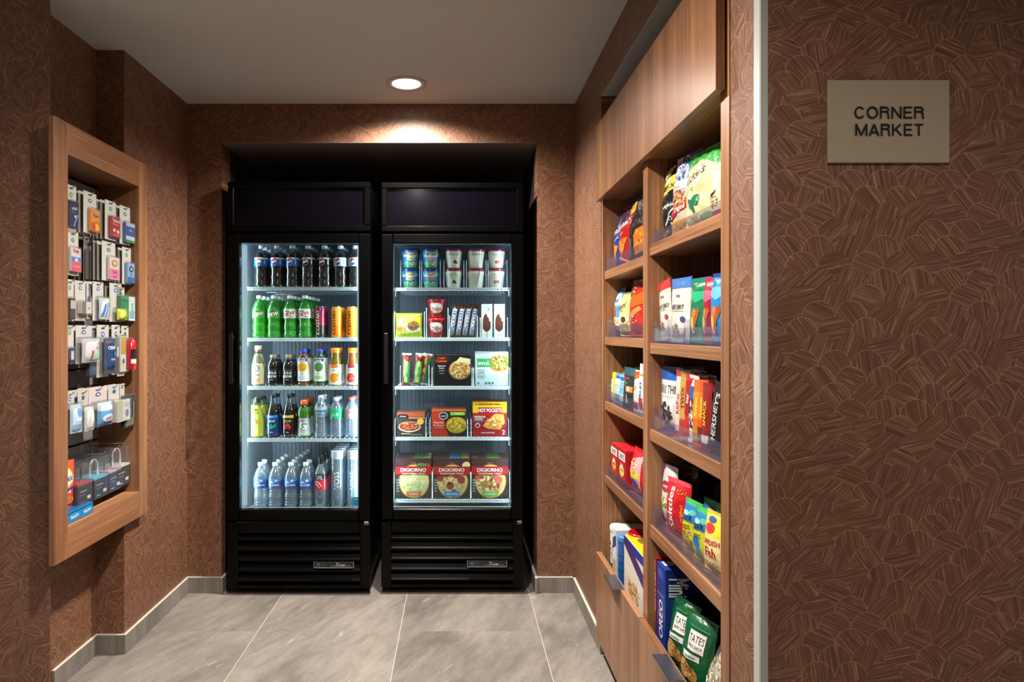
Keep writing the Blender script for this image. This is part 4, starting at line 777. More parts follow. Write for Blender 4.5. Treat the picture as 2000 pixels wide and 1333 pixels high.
pbag('chip_bag','red and orange crinkled snack bag at the divider','chip bag',(1233,1262,548),z,.612,'cf2a20',[('P',[(.0,.66),(1,.9),(1,1),(0,1)],'a81c22'),('S',.3,.76,.28,.14,16,['3c4a24','d8c84c','7a8a3c']),('P',[(.3,.48),(1,.56),(1,.80),(.4,.66)],'e8641c'),('P',[(.1,.3),(.8,.52),(.9,.46),(.3,.24)],'f09048'),('S',.42,.28,.32,.12,24,['f2d8d4','b01c30','e86a8c','ffffff','d83a34'])],n=1,seed=43,tilt=(R(-3),0))
# --- far unit, third shelf: narrow packs
z=SHL[2][1]; X=.605
K=[(1190,1202,726,'e6cf1e','yellow slim snack pack at the left end',[('R',.15,.02,.7,.75,'ecebe0'),('T','PEANUTS',.44,.42,.09,'201c1c',90,.6),('R',.1,.84,.9,.98,'f2de3c')]),
(1202,1212,729,'5fb2dc','sky blue slim snack pack next to the yellow pack',[('R',.1,.30,.9,.60,'b8e0f0'),('R',.1,.62,.9,.82,'e8e8ec'),('E',.5,.88,.3,.05,'3558c8'),('S',.5,.45,.3,.12,10,['2a9cd8','e8f4f8','f0a46c'])]),
(1211,1220,731,'7cc4e4','blue and white slim snack pack beside the black wrapper',[('R',.1,.1,.9,.34,'e4ecf2'),('E',.5,.86,.34,.06,'3a4cb4'),('S',.5,.6,.34,.16,12,['e8a48c','2c9ccc','e8f4f8'])]),
(1219,1240,718,'1e2a2c','black snack wrapper with a teal top and gold patch',[('R',.02,.80,.98,1,'2c5a64'),('R',.15,.70,.6,.75,'b8303c'),('R',.42,.40,.86,.54,'d88a3c'),('R',.5,.42,.66,.52,'f4e4b8'),('S',.3,.62,.24,.08,10,['4fa08c','8cb43c','e0e0dc']),('P',[(.3,.1),(.5,.36),(.56,.12)],'d8c8c0')]),
(1239,1249,723,'eeece4','white slim snack pack with red foot',[('R',.05,.08,.85,.22,'c8283c'),('S',.5,.5,.34,.2,14,['d88a4c','a8c46c','f2e8d0']),('P',[(0,.74),(1,.86),(1,.98),(0,.96)],'c84a24'),('P',[(.3,.8),(1,.9),(1,.94)],'e8b42c')]),
(1248,1262,711,'e6ecec','tall white snack pack with blue lettering at the divider',[('T','FRUIT',.5,.46,.11,'2c3a9c',90,.5),('R',.1,.76,.9,.80,'e0a43c'),('R',.3,.1,.7,.32,'b83030')])]
for i,(a,b,yt,c,l,it) in enumerate(K): pbag('slim_snack_pack',l,'snack pack',(a,b,yt),z,X,c,it,d=.02,n=2,step=.04,seed=51+i,crinkle=.002,ws=1.02,tilt=(R(-3),0))
# --- far unit, fourth shelf
z=SHL[3][1]
DT=lambda c,s:[('R',.06,.68,.92,.90,'f0ece6'),('T','DOTS',.5,.79,.13,'20242c',0,.66),('E',.5,.40,.30,.16,c),('P',[(.3,.48),(.42,.62),(.5,.52),(.6,.62),(.7,.48)],'e8e8e4'),('E',.42,.42,.05,.03,'1c1c1c'),('E',.6,.42,.05,.03,'1c1c1c'),('R',0,0,1,.14,s)]
pbox('candy_box','red theatre candy box with orange shape, left end','candy box',(1193,1206.5,868),z,.612,.045,'b3161e',DT('f0a42c','8c1420'),n=2,top='c8202a')
pbox('candy_box','red theatre candy box with pale yellow shape','candy box',(1207.5,1222,877),z,.610,.045,'b3161e',DT('e8d86c','7c3a3c'),n=2,top='c8202a')
pbag('candy_bag','white and blue candy bag with small coloured pieces','candy bag',(1221,1237,882),z,.608,'e8e6de',[('E',.5,.88,.3,.07,'2c5ab8'),('S',.5,.66,.38,.2,30,['2c4a9c','8aa42c','e8d84c','5a7ac4','d86a3c']),('R',.05,.3,.95,.38,'3a6ab4'),('S',.5,.2,.38,.12,16,['c8782c','7a4a2c','f0d49c'])],n=1,seed=61,tilt=(R(-2),0))
pbag('candy_bag','red and pink candy bag with yellow patch','candy bag',(1236,1264,876),z,.606,'c02028',[('P',[(.05,.1),(.3,.75),(.8,.9),(.8,.1)],'eaa0a4'),('S',.4,.6,.28,.2,26,['f2e8d8','d8303c','e8c24c']),('R',.1,.36,.75,.5,'e6d832'),('E',.45,.24,.22,.1,'2450b0'),('S',.5,.12,.3,.08,12,['d89a3c','f0d890','8a5a2c'])],n=1,seed=62,tilt=(R(-3),0))
# --- far unit, bottom compartment
z=.337
def canister(label,px,top,X,r,col,lid,items,loc2=None):
    Z=F*X/(px-XV); h=H-(top-YV)*Z/F-z-.0025; t=thing('snack_canister',label,'canister',(X+r,Z,z+.0025),RZ); m=MB()
    m.lathe([(0,0),(r*.97,0),(r,.003),(r,h-.02)],28,col); m.build('can_body',PAPER,t); m=MB()
    m.lathe([(r+.001,h-.024),(r+.002,h-.022),(r+.002,h-.006),(r-.001,h),(r-.005,h-.001),(r-.006,h-.004),(0,h-.004)],28,lid); m.build('lid',PLAS,t)
    q=MB(); S=cylS([(r,0),(r,h)],2.2)(.004,h-.028); art(q,S,items,2.2*r,h-.03); q.build('label_print',PAPER,t); return t
canister('white rounded snack tub with green leaf print, far left of the bottom compartment',1192,1026,.60,.030,'e6e6dc','eceae4',[('S',.5,.6,.36,.22,20,['4c7a34','8a9c3c','2c4a24']),('R',0,.1,1,.3,'4c5c60')])
pbox('cracker_box','white and blue cracker box behind the bottom guard','cracker box',(1192.5,1203,1030),z,.606,.12,'dfe3e6',[('R',.1,.1,.9,.4,'c8a874'),('P',[(0,.5),(1,.7),(1,.9),(0,.7)],'2c3f7c'),('E',.5,.25,.25,.08,'e0c898')],top='e8e8e8')
canister('blue ribbed snack canister in the bottom compartment',1207,1046,.612,.024,'2468b4','3a8cd4',[('R',0,.66,1,.70,'1c4c8c'),('R',0,.5,1,.53,'1c4c8c'),('R',0,.3,1,.34,'1c4c8c')])
canister('large red snack canister with glossy red lid',1228,1040,.618,.044,'b01420','c8101e',[('E',.5,.5,.3,.3,'d8222c'),('T','Crisps',.5,.5,.2,'f2d8a0',8,.8),('S',.5,.2,.3,.12,12,CHIP)])
canister('short dark red canister nearest the divider in the bottom compartment',1244,1040,.70,.044,'a8101c','a81420',[('E',.5,.5,.3,.3,'c8222c')])
pbox('snack_box','yellow topped snack box with purple stripe','snack box',(1219,1262,1070),z,.602,.09,'e4e0d6',[('R',0,.86,1,1,'2a3c9c'),('P',[(0,.86),(1,.5),(1,.7),(.2,.98),(0,1)],'4a2c6c'),('R',.05,.1,.6,.5,'e8dcc8'),('S',.45,.3,.3,.2,30,['c88a3c','e0a850','9c6424','e8c27c']),('R',0,0,1,.1,'b04a4c')],top='f0cc1c',topart=[('E',.3,.5,.12,.2,'7a6a20'),('E',.6,.7,.12,.16,'7a6a20')])
# --- near unit, top shelf: large bags
z=SHR[0][1]
pbag('popcorn_bag','black and yellow popcorn bag, left end of the near top shelf','popcorn bag',(1284,1326,332),z,.602,'191a1c',[('P',[(0,.52),(1,.66),(1,.86),(0,.74)],'f0cc24'),('T','Smartfood',.52,.69,.10,'1c1a18',9,.92,True,.1),('E',.25,.88,.18,.09,'d8d8dc'),('E',.45,.90,.14,.08,'ecd84c'),('S',.22,.34,.22,.14,26,['f4ecc0','e8d888','fffbe6','d8c060']),('T','white cheddar',.62,.44,.045,'d8d8d0',8,.5),('P',[(.42,.18),(.9,.40),(.92,.44),(.44,.22)],'d0d4d0'),('S',.78,.26,.2,.1,20,['f4f0e4','d8d0c4','b8b0a8']),('T','popcorn',.3,.09,.06,'e8d888',8,.5),('R',0,0,1,.05,'2c3c74')],d=.055,n=1,step=.10,seed=71,tilt=(R(-3),0),crinkle=.005)
pbag('pretzel_bag','blue topped pretzel bag with a red diagonal banner','pretzel bag',(1322,1356,308),z,.600,'c8b8ac',[('P',[(0,.72),(.3,1),(1,1),(1,.66),(.7,.6)],'1f4f8c'),('T','ROLD',.40,.86,.13,'e8ecf4',60,.45),('T','GOLD',.26,.72,.10,'e8ecf4',60,.4),('R',.05,.54,.98,.66,'e6e0da'),('T','thins',.4,.60,.05,'b0302c',4,.4),('S',.45,.42,.38,.16,40,['a8683c','c88a5c','8a4c28','d8a87c']),('P',[(0,.20),(1,.34),(1,.42),(0,.30)],'c8161f'),('T','Original',.52,.31,.065,'f6ece4',9,.7),('R',0,.0,1,.18,'d8a02c'),('S',.5,.1,.36,.08,20,['b8742c','e8b860','8a5020'])],d=.05,n=0,seed=72,tilt=(R(-4),0),crinkle=.004)
pbag('chip_bag','cream chip bag with green top and green butterfly shape','chip bag',(1350,1402,296),z,.600,'e4d9a4',[('P',[(0,.78),(.5,.84),(1,.98),(1,1),(0,1)],'2c9c3c'),('P',[(.55,.84),(1,.70),(1,.98)],'3fae48'),('T',"Vickie's",.42,.66,.12,'22241e',14,.84,False,.3),('T','Lime',.28,.50,.10,'9cc87c',10,.4),('E',.34,.30,.10,.06,'1f7a58'),('E',.50,.34,.10,.07,'1f7a58'),('P',[(.36,.2),(.42,.34),(.46,.2)],'1f7a58'),('S',.3,.14,.28,.07,16,['b8a060','8a9c5c','e8dcb0']),('E',.75,.1,.2,.06,'6fae6c')],d=.06,n=1,step=.10,seed=73,tilt=(R(-4),0),crinkle=.006)
pbag('chip_bag','cream and magenta chip bag at the right end','chip bag',(1396,1425,318),z,.612,'ead8b4',[('R',0,.02,1,.16,'b8305c'),('S',.4,.3,.3,.12,14,['8a5a3c','d8c080','5c7a34']),('P',[(0,.4),(.6,.5),(.5,.44),(0,.36)],'3a2c24')],d=.05,seed=74,tilt=(R(-3),0))
pbag('chip_bag','orange brown snack bag peeking over the pretzel bag','chip bag',(1352,1390,288),z,.69,'b8741f',[('P',[(.2,.86),(.8,.96),(.7,.9)],'f0c880')],d=.07,seed=75)
# --- near unit, second shelf: jerky and nuts
z=SHR[1][1]
JK=lambda top,t,sp:[('R',0,.84,1,1,top),('T','BRAND' if 0 else 'THINK',.5,.72,.045,'2c2a28',0,.34),('T',t,.5,.54,.075,'24221f',0,.9),('R',.2,.485,.8,.492,'8a8680'),('E',.78,.36,.10,.045,'a83a4c' if sp[0]=='r' else '3c4a84'),('P',[(.1,.0),(.35,.3),(.6,.1),(.9,.24),(.7,.0)],'a8a49c'),('S',.42,.22,.26,.09,20,['8c2c24','5c3a24','a8443c'] if sp[0]=='r' else ['6a5a3c','4c4a34','8a7a54'])]
pbag('jerky_pouch','white jerky pouch with red top, leaning left','jerky pouch',(1277,1312,556),z,.606,'d6d2c8',JK('d83a3c','TURKEY JERKY','r'),yaw=3,d=.022,n=1,step=.05,seed=81,seal_col='e05a54',tilt=(0,R(-7)),crinkle=.002)
pbag('jerky_pouch','white jerky pouch with blue top','jerky pouch',(1311,1345,545),z,.600,'dad7ce',JK('4a7cc4','BEEF JERKY','b'),yaw=3,d=.022,n=1,step=.05,seed=82,seal_col='5a8ad0',tilt=(R(-2),R(1)),crinkle=.002)
NUT=lambda c,c2:[('P',[(.1,.7),(.5,.62),(.95,.72),(.9,.8),(.1,.8)],c2),('E',.42,.40,.15,.14,'c87a44'),('E',.30,.28,.13,.13,'e0c46c'),('P',[(.3,.2),(.6,.56),(.72,.5),(.42,.16)],'a8582c'),('R',.1,.04,.9,.12,c2)]
pbag('nut_pouch','black pouch with blue top half hidden beside the jerky','nut pouch',(1342,1364,553),z,.66,'26282c',[('R',0,.8,1,1,'2a50b4'),('R',.1,.3,.6,.6,'4a4c50')],d=.03,seed=83)
pbag('nut_pouch','green nut pouch beside the dark red one','nut pouch',(1353,1381,546),z,.606,'157a52',NUT('157a52','2fb07c'),d=.035,n=2,step=.045,seed=84,seal_col='1f8a5c',tilt=(0,R(2)))
pbag('nut_pouch','dark red nut pouch between green and blue','nut pouch',(1377,1399,543),z,.604,'a81c34',NUT('a81c34','e0607c'),d=.035,n=2,step=.045,seed=85,seal_col='c8304c',tilt=(0,R(2)))
pbag('nut_pouch','bright blue nut pouch at the right edge of its shelf','nut pouch',(1394,1425,534),z,.602,'2088cf',NUT('2088cf','6cc0ee'),d=.04,n=1,step=.05,seed=86,seal_col='2c4c8c',tilt=(0,R(1)))
# --- near unit, third shelf: chocolate
z=SHR[2][1]
pbag('chocolate_pouch','white chocolate pouch with blue top and dark clusters','chocolate pouch',(1290,1326,716),z,.608,'e6e6e2',[('R',0,.80,1,1,'1c5cae'),('T','DARK THINS',.55,.66,.14,'2c3034',0,.95,False),('R',.1,.54,.8,.545,'8a8c8c'),('S',.42,.26,.34,.22,44,['3c4048','2a2c34','565a62','1c1e24'])],d=.04,n=1,step=.06,seed=91,seal_col='2468b8')
bars=[(1321,1333,722,'b8302c','red and silver chocolate bar beside the white pouch',[('R',.2,.1,.8,.9,'d8d0cc'),('T','KitKat',.5,.5,.085,'b8202c',90,.6)]),
(1330,1343,724,'a8843c','gold chocolate bar standing upright',[('R',.12,.3,.88,.9,'c09a44'),('R',.1,.04,.9,.28,'c8302c'),('T','TWIX',.5,.6,.09,'7a2018',90,.4)]),
(1340,1351,730,'c02c34','crimson chocolate bar next to the gold bar',[('R',.1,.4,.9,.9,'a81c28'),('T','bar',.5,.64,.08,'f0e4e0',90,.3)]),
(1347,1360,733,'e8e6e2','white and black cookie bar',[('S',.5,.4,.34,.34,20,['24242a','3a3a40','101014']),('R',.1,.64,.9,.84,'3a5c9c')]),
(1356,1369,742,'ea6a1e','orange peanut butter bar, left one of two',[('R',.1,.4,.9,.82,'f08a24'),('T','Reese',.5,.6,.09,'f8dc3c',90,.4,True,.2),('R',.1,.06,.9,.3,'c88a24')]),
(1366,1378,742,'e0501c','orange peanut butter bar, right one of two',[('R',.1,.4,.9,.82,'e8701c'),('T','Reese',.5,.6,.09,'f8dc3c',90,.4,True,.2),('R',.1,.06,.9,.3,'6a1c2c')]),
(1373,1386,748,'8c1f20','dark red and yellow candy bar beside the silver lettered bar',[('T','SNACK',.5,.55,.085,'f0c82c',90,.5),('R',.1,.1,.9,.22,'e8e4dc')])]
for i,(a,b,yt,c,l,it) in enumerate(bars): pbag('chocolate_bar',l,'chocolate bar',(a,b,yt),z,.607+.003*(i%2),c,it,d=.014,n=2,step=.022,seed=95+i,crinkle=.0015,ws=1.0,tilt=(R(-2),0),pinch=.01)
pbag('chocolate_bar','brown chocolate bar with large silver letters, leaning right','chocolate bar',(1383,1400,748),z,.604,'2a1a18',[('T',"HERSHEY'S",.5,.52,.105,'cfd2d6',90,.86)],d=.014,n=2,step=.024,seed=103,crinkle=.0015,ws=1.0,tilt=(0,R(13)),pinch=.01)
pbag('chocolate_bar','dark brown chocolate bar at the right edge','chocolate bar',(1398,1414,760),z,.622,'2c1c18',[('T','dark',.5,.5,.08,'9a8a80',90,.4)],d=.014,n=1,step=.024,seed=104,tilt=(0,R(9)),pinch=.01)
# --- near unit, fourth shelf: candy pouches
z=SHR[3][1]
pbag('candy_pouch','tall white candy pouch with purple edge and red disc','candy pouch',(1288,1318,905),z,.608,'e4e2e4',[('R',0,0,.1,1,'5c3494'),('E',.55,.68,.28,.09,'a82c3c'),('T','candy',.55,.68,.05,'f0e0e0',0,.42),('P',[(.4,.36),(.9,.30),(.62,.42)],'6f9c3c'),('P',[(.4,.36),(.5,.52),(.3,.5)],'d8c24c'),('P',[(.4,.36),(.2,.44),(.16,.34)],'e0a43c'),('R',.15,.12,.9,.13,'a8a0b0'),('S',.4,.36,.1,.04,6,['c8503c','e8c24c'])],d=.05,n=0,seed=111,seal_col='c8c6cc')
pbag('candy_pouch','red candy pouch with large white upright letters','candy pouch',(1309,1342,938),z,.604,'c4161e',[('T','Skittles',.40,.50,.19,'f6f2f0',90,.8),('R',0,.92,1,1,'d8444c'),('S',.75,.82,.18,.06,14,['3c8c3c','e8902c','f0c82c','c83a8c']),('T','original',.82,.44,.09,'e8942c',90,.3)],d=.045,n=0,seed=112,tilt=(R(-2),R(-2)))
SP=lambda f:[('P',[(0,.56),(1,.60),(1,.96),(0,.96)],'2a7cbc'),('R',0,.9,1,1,'3fae5c'),('E',.35,.74,.2,.05,'9cd8f0'),('E',.7,.78,.18,.05,'5cb8a0'),('T','SOUR',.5,.66,.10,'1c2418',6,.7),('R',0,0,1,.54,f),('T','KIDS',.5,.48,.09,'1c2418',6,.6),('S',.5,.28,.38,.18,24,['3c9c3c','e8d82c','e05a3c','2c6cb4','f0a02c'])]
pbag('candy_pouch','green and yellow sour candy pouch, left one of two','candy pouch',(1340,1364,975),z,.604,'d8cc24',SP('d8cc24'),d=.04,n=1,step=.05,seed=113,seal_col='3c9c54',tilt=(R(-3),0))
pbag('candy_pouch','blue and yellow sour candy pouch, right one of two','candy pouch',(1361,1386,990),z,.602,'d8cc24',SP('cdd02c')[:-1]+[('E',.45,.36,.2,.12,'2474c4'),('E',.55,.2,.16,.1,'2c84cc')],d=.04,n=1,step=.05,seed=114,seal_col='3c9c54',tilt=(R(-3),0))
pbag('candy_pouch','pale yellow candy pouch with red lettering and fish shapes','candy pouch',(1382,1416,1000),z,.600,'ecd83c',[('R',.05,.1,.95,.62,'f0e49c'),('E',.4,.74,.2,.08,'d83a3c'),('E',.4,.88,.16,.05,'3c5c9c'),('T','SWEDISH',.5,.52,.09,'c81c34',4,.9),('T','Fish',.5,.36,.17,'c81c34',4,.8),('S',.5,.14,.34,.06,12,['d8242c','e84a3c'])],d=.04,n=1,step=.05,seed=115,tilt=(R(-3),0))
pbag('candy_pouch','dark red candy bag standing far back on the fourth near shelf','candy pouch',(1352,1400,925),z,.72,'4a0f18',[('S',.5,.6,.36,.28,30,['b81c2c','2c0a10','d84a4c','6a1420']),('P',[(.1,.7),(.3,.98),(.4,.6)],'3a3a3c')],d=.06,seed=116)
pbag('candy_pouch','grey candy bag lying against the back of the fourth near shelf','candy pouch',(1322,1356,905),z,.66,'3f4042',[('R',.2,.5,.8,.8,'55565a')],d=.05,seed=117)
# --- near unit, bottom compartment
z=.337
pbox('cookie_box','red cookie box with white slanted lettering, left end','cookie box',(1266,1281,1083),z,.606,.11,'b81420',[('T','NUTTER',.30,.64,.085,'f6ecdc',90,.44,True,.2),('T','BUTTER',.68,.60,.085,'f6ecdc',90,.44,True,.2),('S',.5,.26,.34,.16,26,['d89a3c','e8b860','b8742c']),('T','snack',.4,.92,.1,'f0d8c0',90,.12)],top='d82430')
t=pbox('cookie_box','blue cookie box with white lettering beside the red one','cookie box',(1283,1299,1105),z,.604,.10,'14348c',[('T','OREO',.5,.40,.14,'f2f4fa',90,.42),('R',.2,.86,.8,.96,'3a5cb8'),('R',.1,.66,.9,.68,'5c7cd0')],top='1c409c',topart=[('P',[(.1,.1),(.6,.1),(.4,.8),(.15,.7)],'c8d8f4')])
w,h=t.children[0].dimensions.x,t.children[0].dimensions.z; q=MB()
art(q,lambda u,v,d:(w/2+.0003+d,u*.10,v*h),[('T','Mini',.42,.80,.24,'e8eef8',-90,.2),('E',.56,.46,.30,.125,'dfe6f2'),('E',.56,.46,.21,.085,'14348c'),('E',.56,.46,.12,.05,'e8eef8'),('P',[(.66,.26),(.82,.30),(.76,.20)],'3f9c5c')],.10,h); q.build('printed_side',PAPER,t)
TT=[('E',.3,.26,.22,.13,'dca860'),('E',.55,.22,.18,.10,'c88f48'),('S',.42,.24,.26,.12,20,['e8bc78','b87a3a','f0cc90','8a5426']),('R',.36,.54,.84,.80,'f0efe8'),('T','TATES',.60,.71,.10,'2c2c2a',0,.42,False),('T','BAKE SHOP',.60,.61,.045,'2c2c2a',0,.4,False),('R',.24,.42,.76,.50,'e6ece6'),('T','cookies',.5,.46,.045,'2c6a44',0,.4),('R',.04,.02,.045,.96,'8cc8a0'),('R',.30,.84,.9,.86,'2f8a54')]
for cy_,w_,h_,l in ((1.917,.122,.190,'left'),(1.800,.126,.195,'right')):
    bag_item('cookie_pouch','dark green cookie pouch leaning back, '+l+' one of two','cookie pouch',w_,h_,.05,'0f5a34',TT,(.602,cy_,z+.012),RZ+R(18),seed=121 if l=='left' else 122,tilt=(R(-9),0),crinkle=.004,seal=.04)
loc,w,h=(.602,1.668,z),.145,.180
t=thing('clear_snack_bag','clear crinkled bag filled with pale flakes in the bottom compartment','snack bag',(loc[0],loc[1],loc[2]+.02),RZ,None,(R(-12),0))
S=bag_fn(w,h,.085,131,.07,.006); m=MB(); m.grid(lambda u,v:S(u,v,0),24,24,'ffffff'); m.grid(lambda u,v:(lambda p:(p[0],.085-p[1],p[2]))(S(u,v,0)),24,24,'ffffff',flip=True); m.build('pouch_body',POUCH,t)
m=MB(); rg=random.Random(8); S2=bag_fn(w*.92,h*.80,.075,131,.02,.004); m.grid(lambda u,v:S2(u,v,-.004),20,20,lambda u,v:rg.choice(['dccfb4','e8dfca','cdbd9c','f0e8d8'])); m.grid(lambda u,v:(lambda p:(p[0],.083-p[1],p[2]))(S2(u,v,0)),20,20,'d8caae',flip=True)
for i in range(260):
    a,b=rg.uniform(.08,.92),rg.uniform(.04,.94); c=Vector(S2(a,b,.001)); vv=[c+Vector((rg.uniform(-.007,.007),rg.uniform(-.003,0),rg.uniform(-.007,.007))) for _ in range(4)]
    m.mesh([tuple(x) for x in vv],[(0,1,2),(0,2,3),(0,3,1)],rg.choice(['e8dfca','f4eede','c8b48c','dccdb0']))
m.build('flakes',PAPER,t,kind='stuff')
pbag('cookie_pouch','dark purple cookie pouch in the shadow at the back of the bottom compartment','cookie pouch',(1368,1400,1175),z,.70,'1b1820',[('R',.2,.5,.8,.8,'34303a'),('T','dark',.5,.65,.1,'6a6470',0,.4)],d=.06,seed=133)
# ================================================================ toiletry packs in the display case (cards face +X)
import re
HK={'dark edged p':''}
RL=math.pi/2; CW='b9b9b2'
def dcase(x0,x1,yt,yb,X):
    a,b=-F*X/(XV-x0),-F*X/(XV-x1); xm=(x0+x1)/2; Zm=-F*X/(XV-xm); return (a+b)/2,abs(b-a),H-(yt-YV)*Zm/F,H-(yb-YV)*Zm/F
LOGO={'g':[('E',.5,.80,.14,.05,'1f7a5c'),('E',.5,.80,.05,.018,'e8f0ec')],'b':[('E',.5,.82,.15,.05,'3a63b0'),('E',.5,.82,.07,.02,'e8eef4')],'k':[('E',.5,.82,.14,.05,'3c4a5c')]}
def hook(X,y,z,label):
    t=thing('peg_hook',label,'hook',(XBK+.001,y,z)); L=X-XBK; m=MB(); m.tube([(0,0,0),(L*.5,0,.0),(L,0,.002),(L+.006,0,.010)],.0021,6); m.build('wire_arm',STEEL,t)
    m=MB(); m.box(-.0005,-.012,-.014,.0015,.012,.014,b=.0006); m.build('back_plate',STEEL,t); return t
def pack(what,x0,x1,yt,yb,X,logo,prod,n=3,step=.011,ptype='box',tilt=0,cardcol=CW,fr=None):
    y,w,zt,zb=dcase(x0,x1,yt,yb,X); h=zt-zb
    ex=max(w/2,((prod[0]+prod[2])/2-.5)*w+(prod[2]-prod[0])*w*.56) if X>-1.36 else w/2; y=min(y,ob-.004-ex)
    t=thing('hanging_pack',what,'toiletry pack',(X,y,zb),RL,None,(0,0)); t.rotation_euler=(0,R(tilt),RL)
    m=MB(); m.box(-w/2,0,0,w/2,.0012,h,cardcol); m.build('backing_card',CARD,t)
    q=MB(); S=flatS(w,h,-.0002); art(q,S,LOGO[logo]+[('R',.36,.925,.64,.945,'24211f')],w,h); q.build('card_print',CARD,t)
    # blister with the product
    (u0,v0,u1,v1,dp,base,items)=prod; pw_,ph=(u1-u0)*w,(v1-v0)*h; cx=((u0+u1)/2-.5)*w
    m=MB(); tx=MB()
    if ptype=='box':
        m.box(cx-pw_/2,-dp,v0*h,cx+pw_/2,-.0005,v1*h,base,b=.0012); P=lambda u,v,d:(cx+(u-.5)*pw_,-dp-d,v0*h+v*ph)
    elif ptype=='tube':
        r=pw_/2; pr=[(0,v0*h),(r*.8,v0*h),(r,v0*h+.004),(r,v1*h-.01),(r*.75,v1*h-.006),(r*.7,v1*h),(0,v1*h)]; m.lathe(pr,16,base,c=(cx,-r-.001)); P=lambda u,v,d:(cx+(r+d)*math.sin((u-.5)*2.2),-r-.001-(r+d)*math.cos((u-.5)*2.2),v0*h+v*ph)
    else:
        Sb=bag_fn(pw_,ph,dp*1.6,int(x0),.05,.002); m.grid(lambda u,v:(lambda p:(p[0]+cx,p[1]-dp*1.6,p[2]+v0*h))(Sb(u,v,0)),12,14,base); m.grid(lambda u,v:(lambda p:(p[0]+cx,-p[1]-.001,p[2]+v0*h))(Sb(u,v,0)),12,14,base,flip=True); P=lambda u,v,d:(lambda p:(p[0]+cx,p[1]-dp*1.6,p[2]+v0*h))(Sb(u,v,d))
    m.build('product',PLAS,t)
    art(tx,P,items,pw_,ph,d0=.0008); 
    if tx.f: tx.build('product_print',PLAS,t)
    bl=MB(); bl.box(cx-pw_*.56,-dp*1.15-.001,max(.01,v0*h-.006),cx+pw_*.56,-.0003,v1*h+.006,b=.002); bl.build('blister',POUCH,t)
    if tilt==0:
        hook(X+.007,y,zt-.010,'peg hook holding the '+(lambda q:q if len(q.split())<13 else q.replace(' at the right end of the',', right end,').replace(' at the left end of the',', left end,').replace(' with a dark clear-wrapped kit',''))(what.replace('narrow green marked pack at the left end of the','green marked pack, left end,').replace('dark edged packet seen edge on in the second row, ','dark edged packet, ').replace('narrow blue marked pack behind the razor pack in the third row','blue marked pack, third row').replace('narrow blue marked pack between the silver and navy packs in the fourth row','blue marked pack, fourth row')))
    for i in range(n):
        d=t.copy(); COL.objects.link(d); d.location=(X-(i+1)*step-.006,y+.0015*(-1)**i,zb+.0006*i); d['label']=what+', '+('next','second','third','fourth')[i]+' behind'
        for ch in t.children:
            if ch.name.split('.')[0] in ('backing_card','blister') or (i==0 and dp<.006): c=ch.copy(); COL.objects.link(c); c.parent=d; 
            if ch.name.split('.')[0]=='blister': c.scale=(1,.45,1)
    return t
X=-1.338
N=dict(n=4,step=.013)
Rr=lambda a,b,c,d,*k:('R',a,b,c,d,*k)
pack('navy painkiller packet at the left end of the top row',128,149,362,455,X,'g',(.1,.12,.95,.66,.010,'1c2b5c',[Rr(0,.84,1,1,'141c40'),('T','advil',.5,.74,.14,'e8e4c8',0,.7),('P',[(.5,.02),(.9,.5),(.84,.52),(.4,.04)],'9cc4e8'),('E',.6,.42,.12,.06,'b8dcf4'),Rr(.1,.56,.6,.58,'8ca0d0')]),**N)
pack('orange medicine packet in the top row',163,188,376,457,X,'g',(.34,.06,1.05,.60,.012,'f09a1c',[('P',[(0,0),(1,0),(1,.5),(0,.4)],'e8641c'),('E',.6,.22,.26,.16,'f8cc3c'),('T','Tums',.5,.74,.15,'3c4a9c',0,.8),('E',.3,.2,.16,.12,'d83a1c')]),**N)
pack('red medicine packet in the top row',205,226,393,469,X,'g',(.3,.08,1.15,.60,.012,'b8182c',[('T','Tylenol',.5,.80,.17,'f4e8e8',0,.9),Rr(.1,.62,.8,.65,'e8b0b8'),('E',.3,.34,.14,.08,'f0e8e8'),('E',.7,.30,.14,.10,'f0d0d4'),Rr(.2,.1,.8,.13,'e8b8bc')]),**N)
pack('blue, white and green packet at the right end of the top row',240,260,406,480,X,'g',(.3,.06,1.15,.58,.012,'2458ac',[Rr(0,0,1,.14,'2f8c4c'),Rr(0,.14,1,.34,'c8dcec'),Rr(.0,.82,1,1,'b8cce8'),('T','eno',.5,.66,.16,'a8c8f0',0,.7)]),n=4,step=.012)
pack('pink, white and blue packet at the left end of the second row',131,153,452,538,X,'g',(.12,.08,.98,.62,.010,'e8e4e4',[('T','Daily',.5,.86,.16,'d83848',0,.8),Rr(0,.44,1,.62,'5c8cd0'),Rr(0,0,1,.42,'e8606c'),('E',.5,.5,.16,.08,'e8f0f8'),Rr(.1,.2,.9,.24,'f8a8b0')]),**N)
pack('pink packet with a gold ornament in the second row',199,225,473,549,X,'g',(.36,.04,1.12,.62,.011,'f0dcd8',[Rr(0,0,1,.48,'ec8cac'),('E',.5,.74,.30,.16,'b8943c'),('E',.5,.74,.18,.09,'e8d8a8'),('T','bath',.5,.36,.15,'d8487c',0,.7),('T','salts',.5,.16,.12,'d8487c',0,.7)]),n=4,step=.013)
pack('pale blue contact lens packet at the right end of the second row',239,256,484,556,X,'g',(.3,.04,1.1,.58,.012,'8cb8e4',[('E',.5,.70,.3,.16,'2c3c54'),('E',.5,.70,.14,.08,'a8d0f0'),Rr(0,0,1,.3,'3468b0'),('T','eye',.5,.42,.10,'2c4c84',0,.6)]),n=4,step=.012)
for i,xx in enumerate((163,176,188)):
    pack('dark edged packet seen edge on in the second row, %s of three'%('leftmost','middle','rightmost')[i],xx,xx+13,462+i*4,552+i*2,-1.385,'k',(.1,.05,.9,.7,.006,('4a4a3c','3c3c40','54483c')[i],[]),n=2,step=.014,cardcol='77736a')
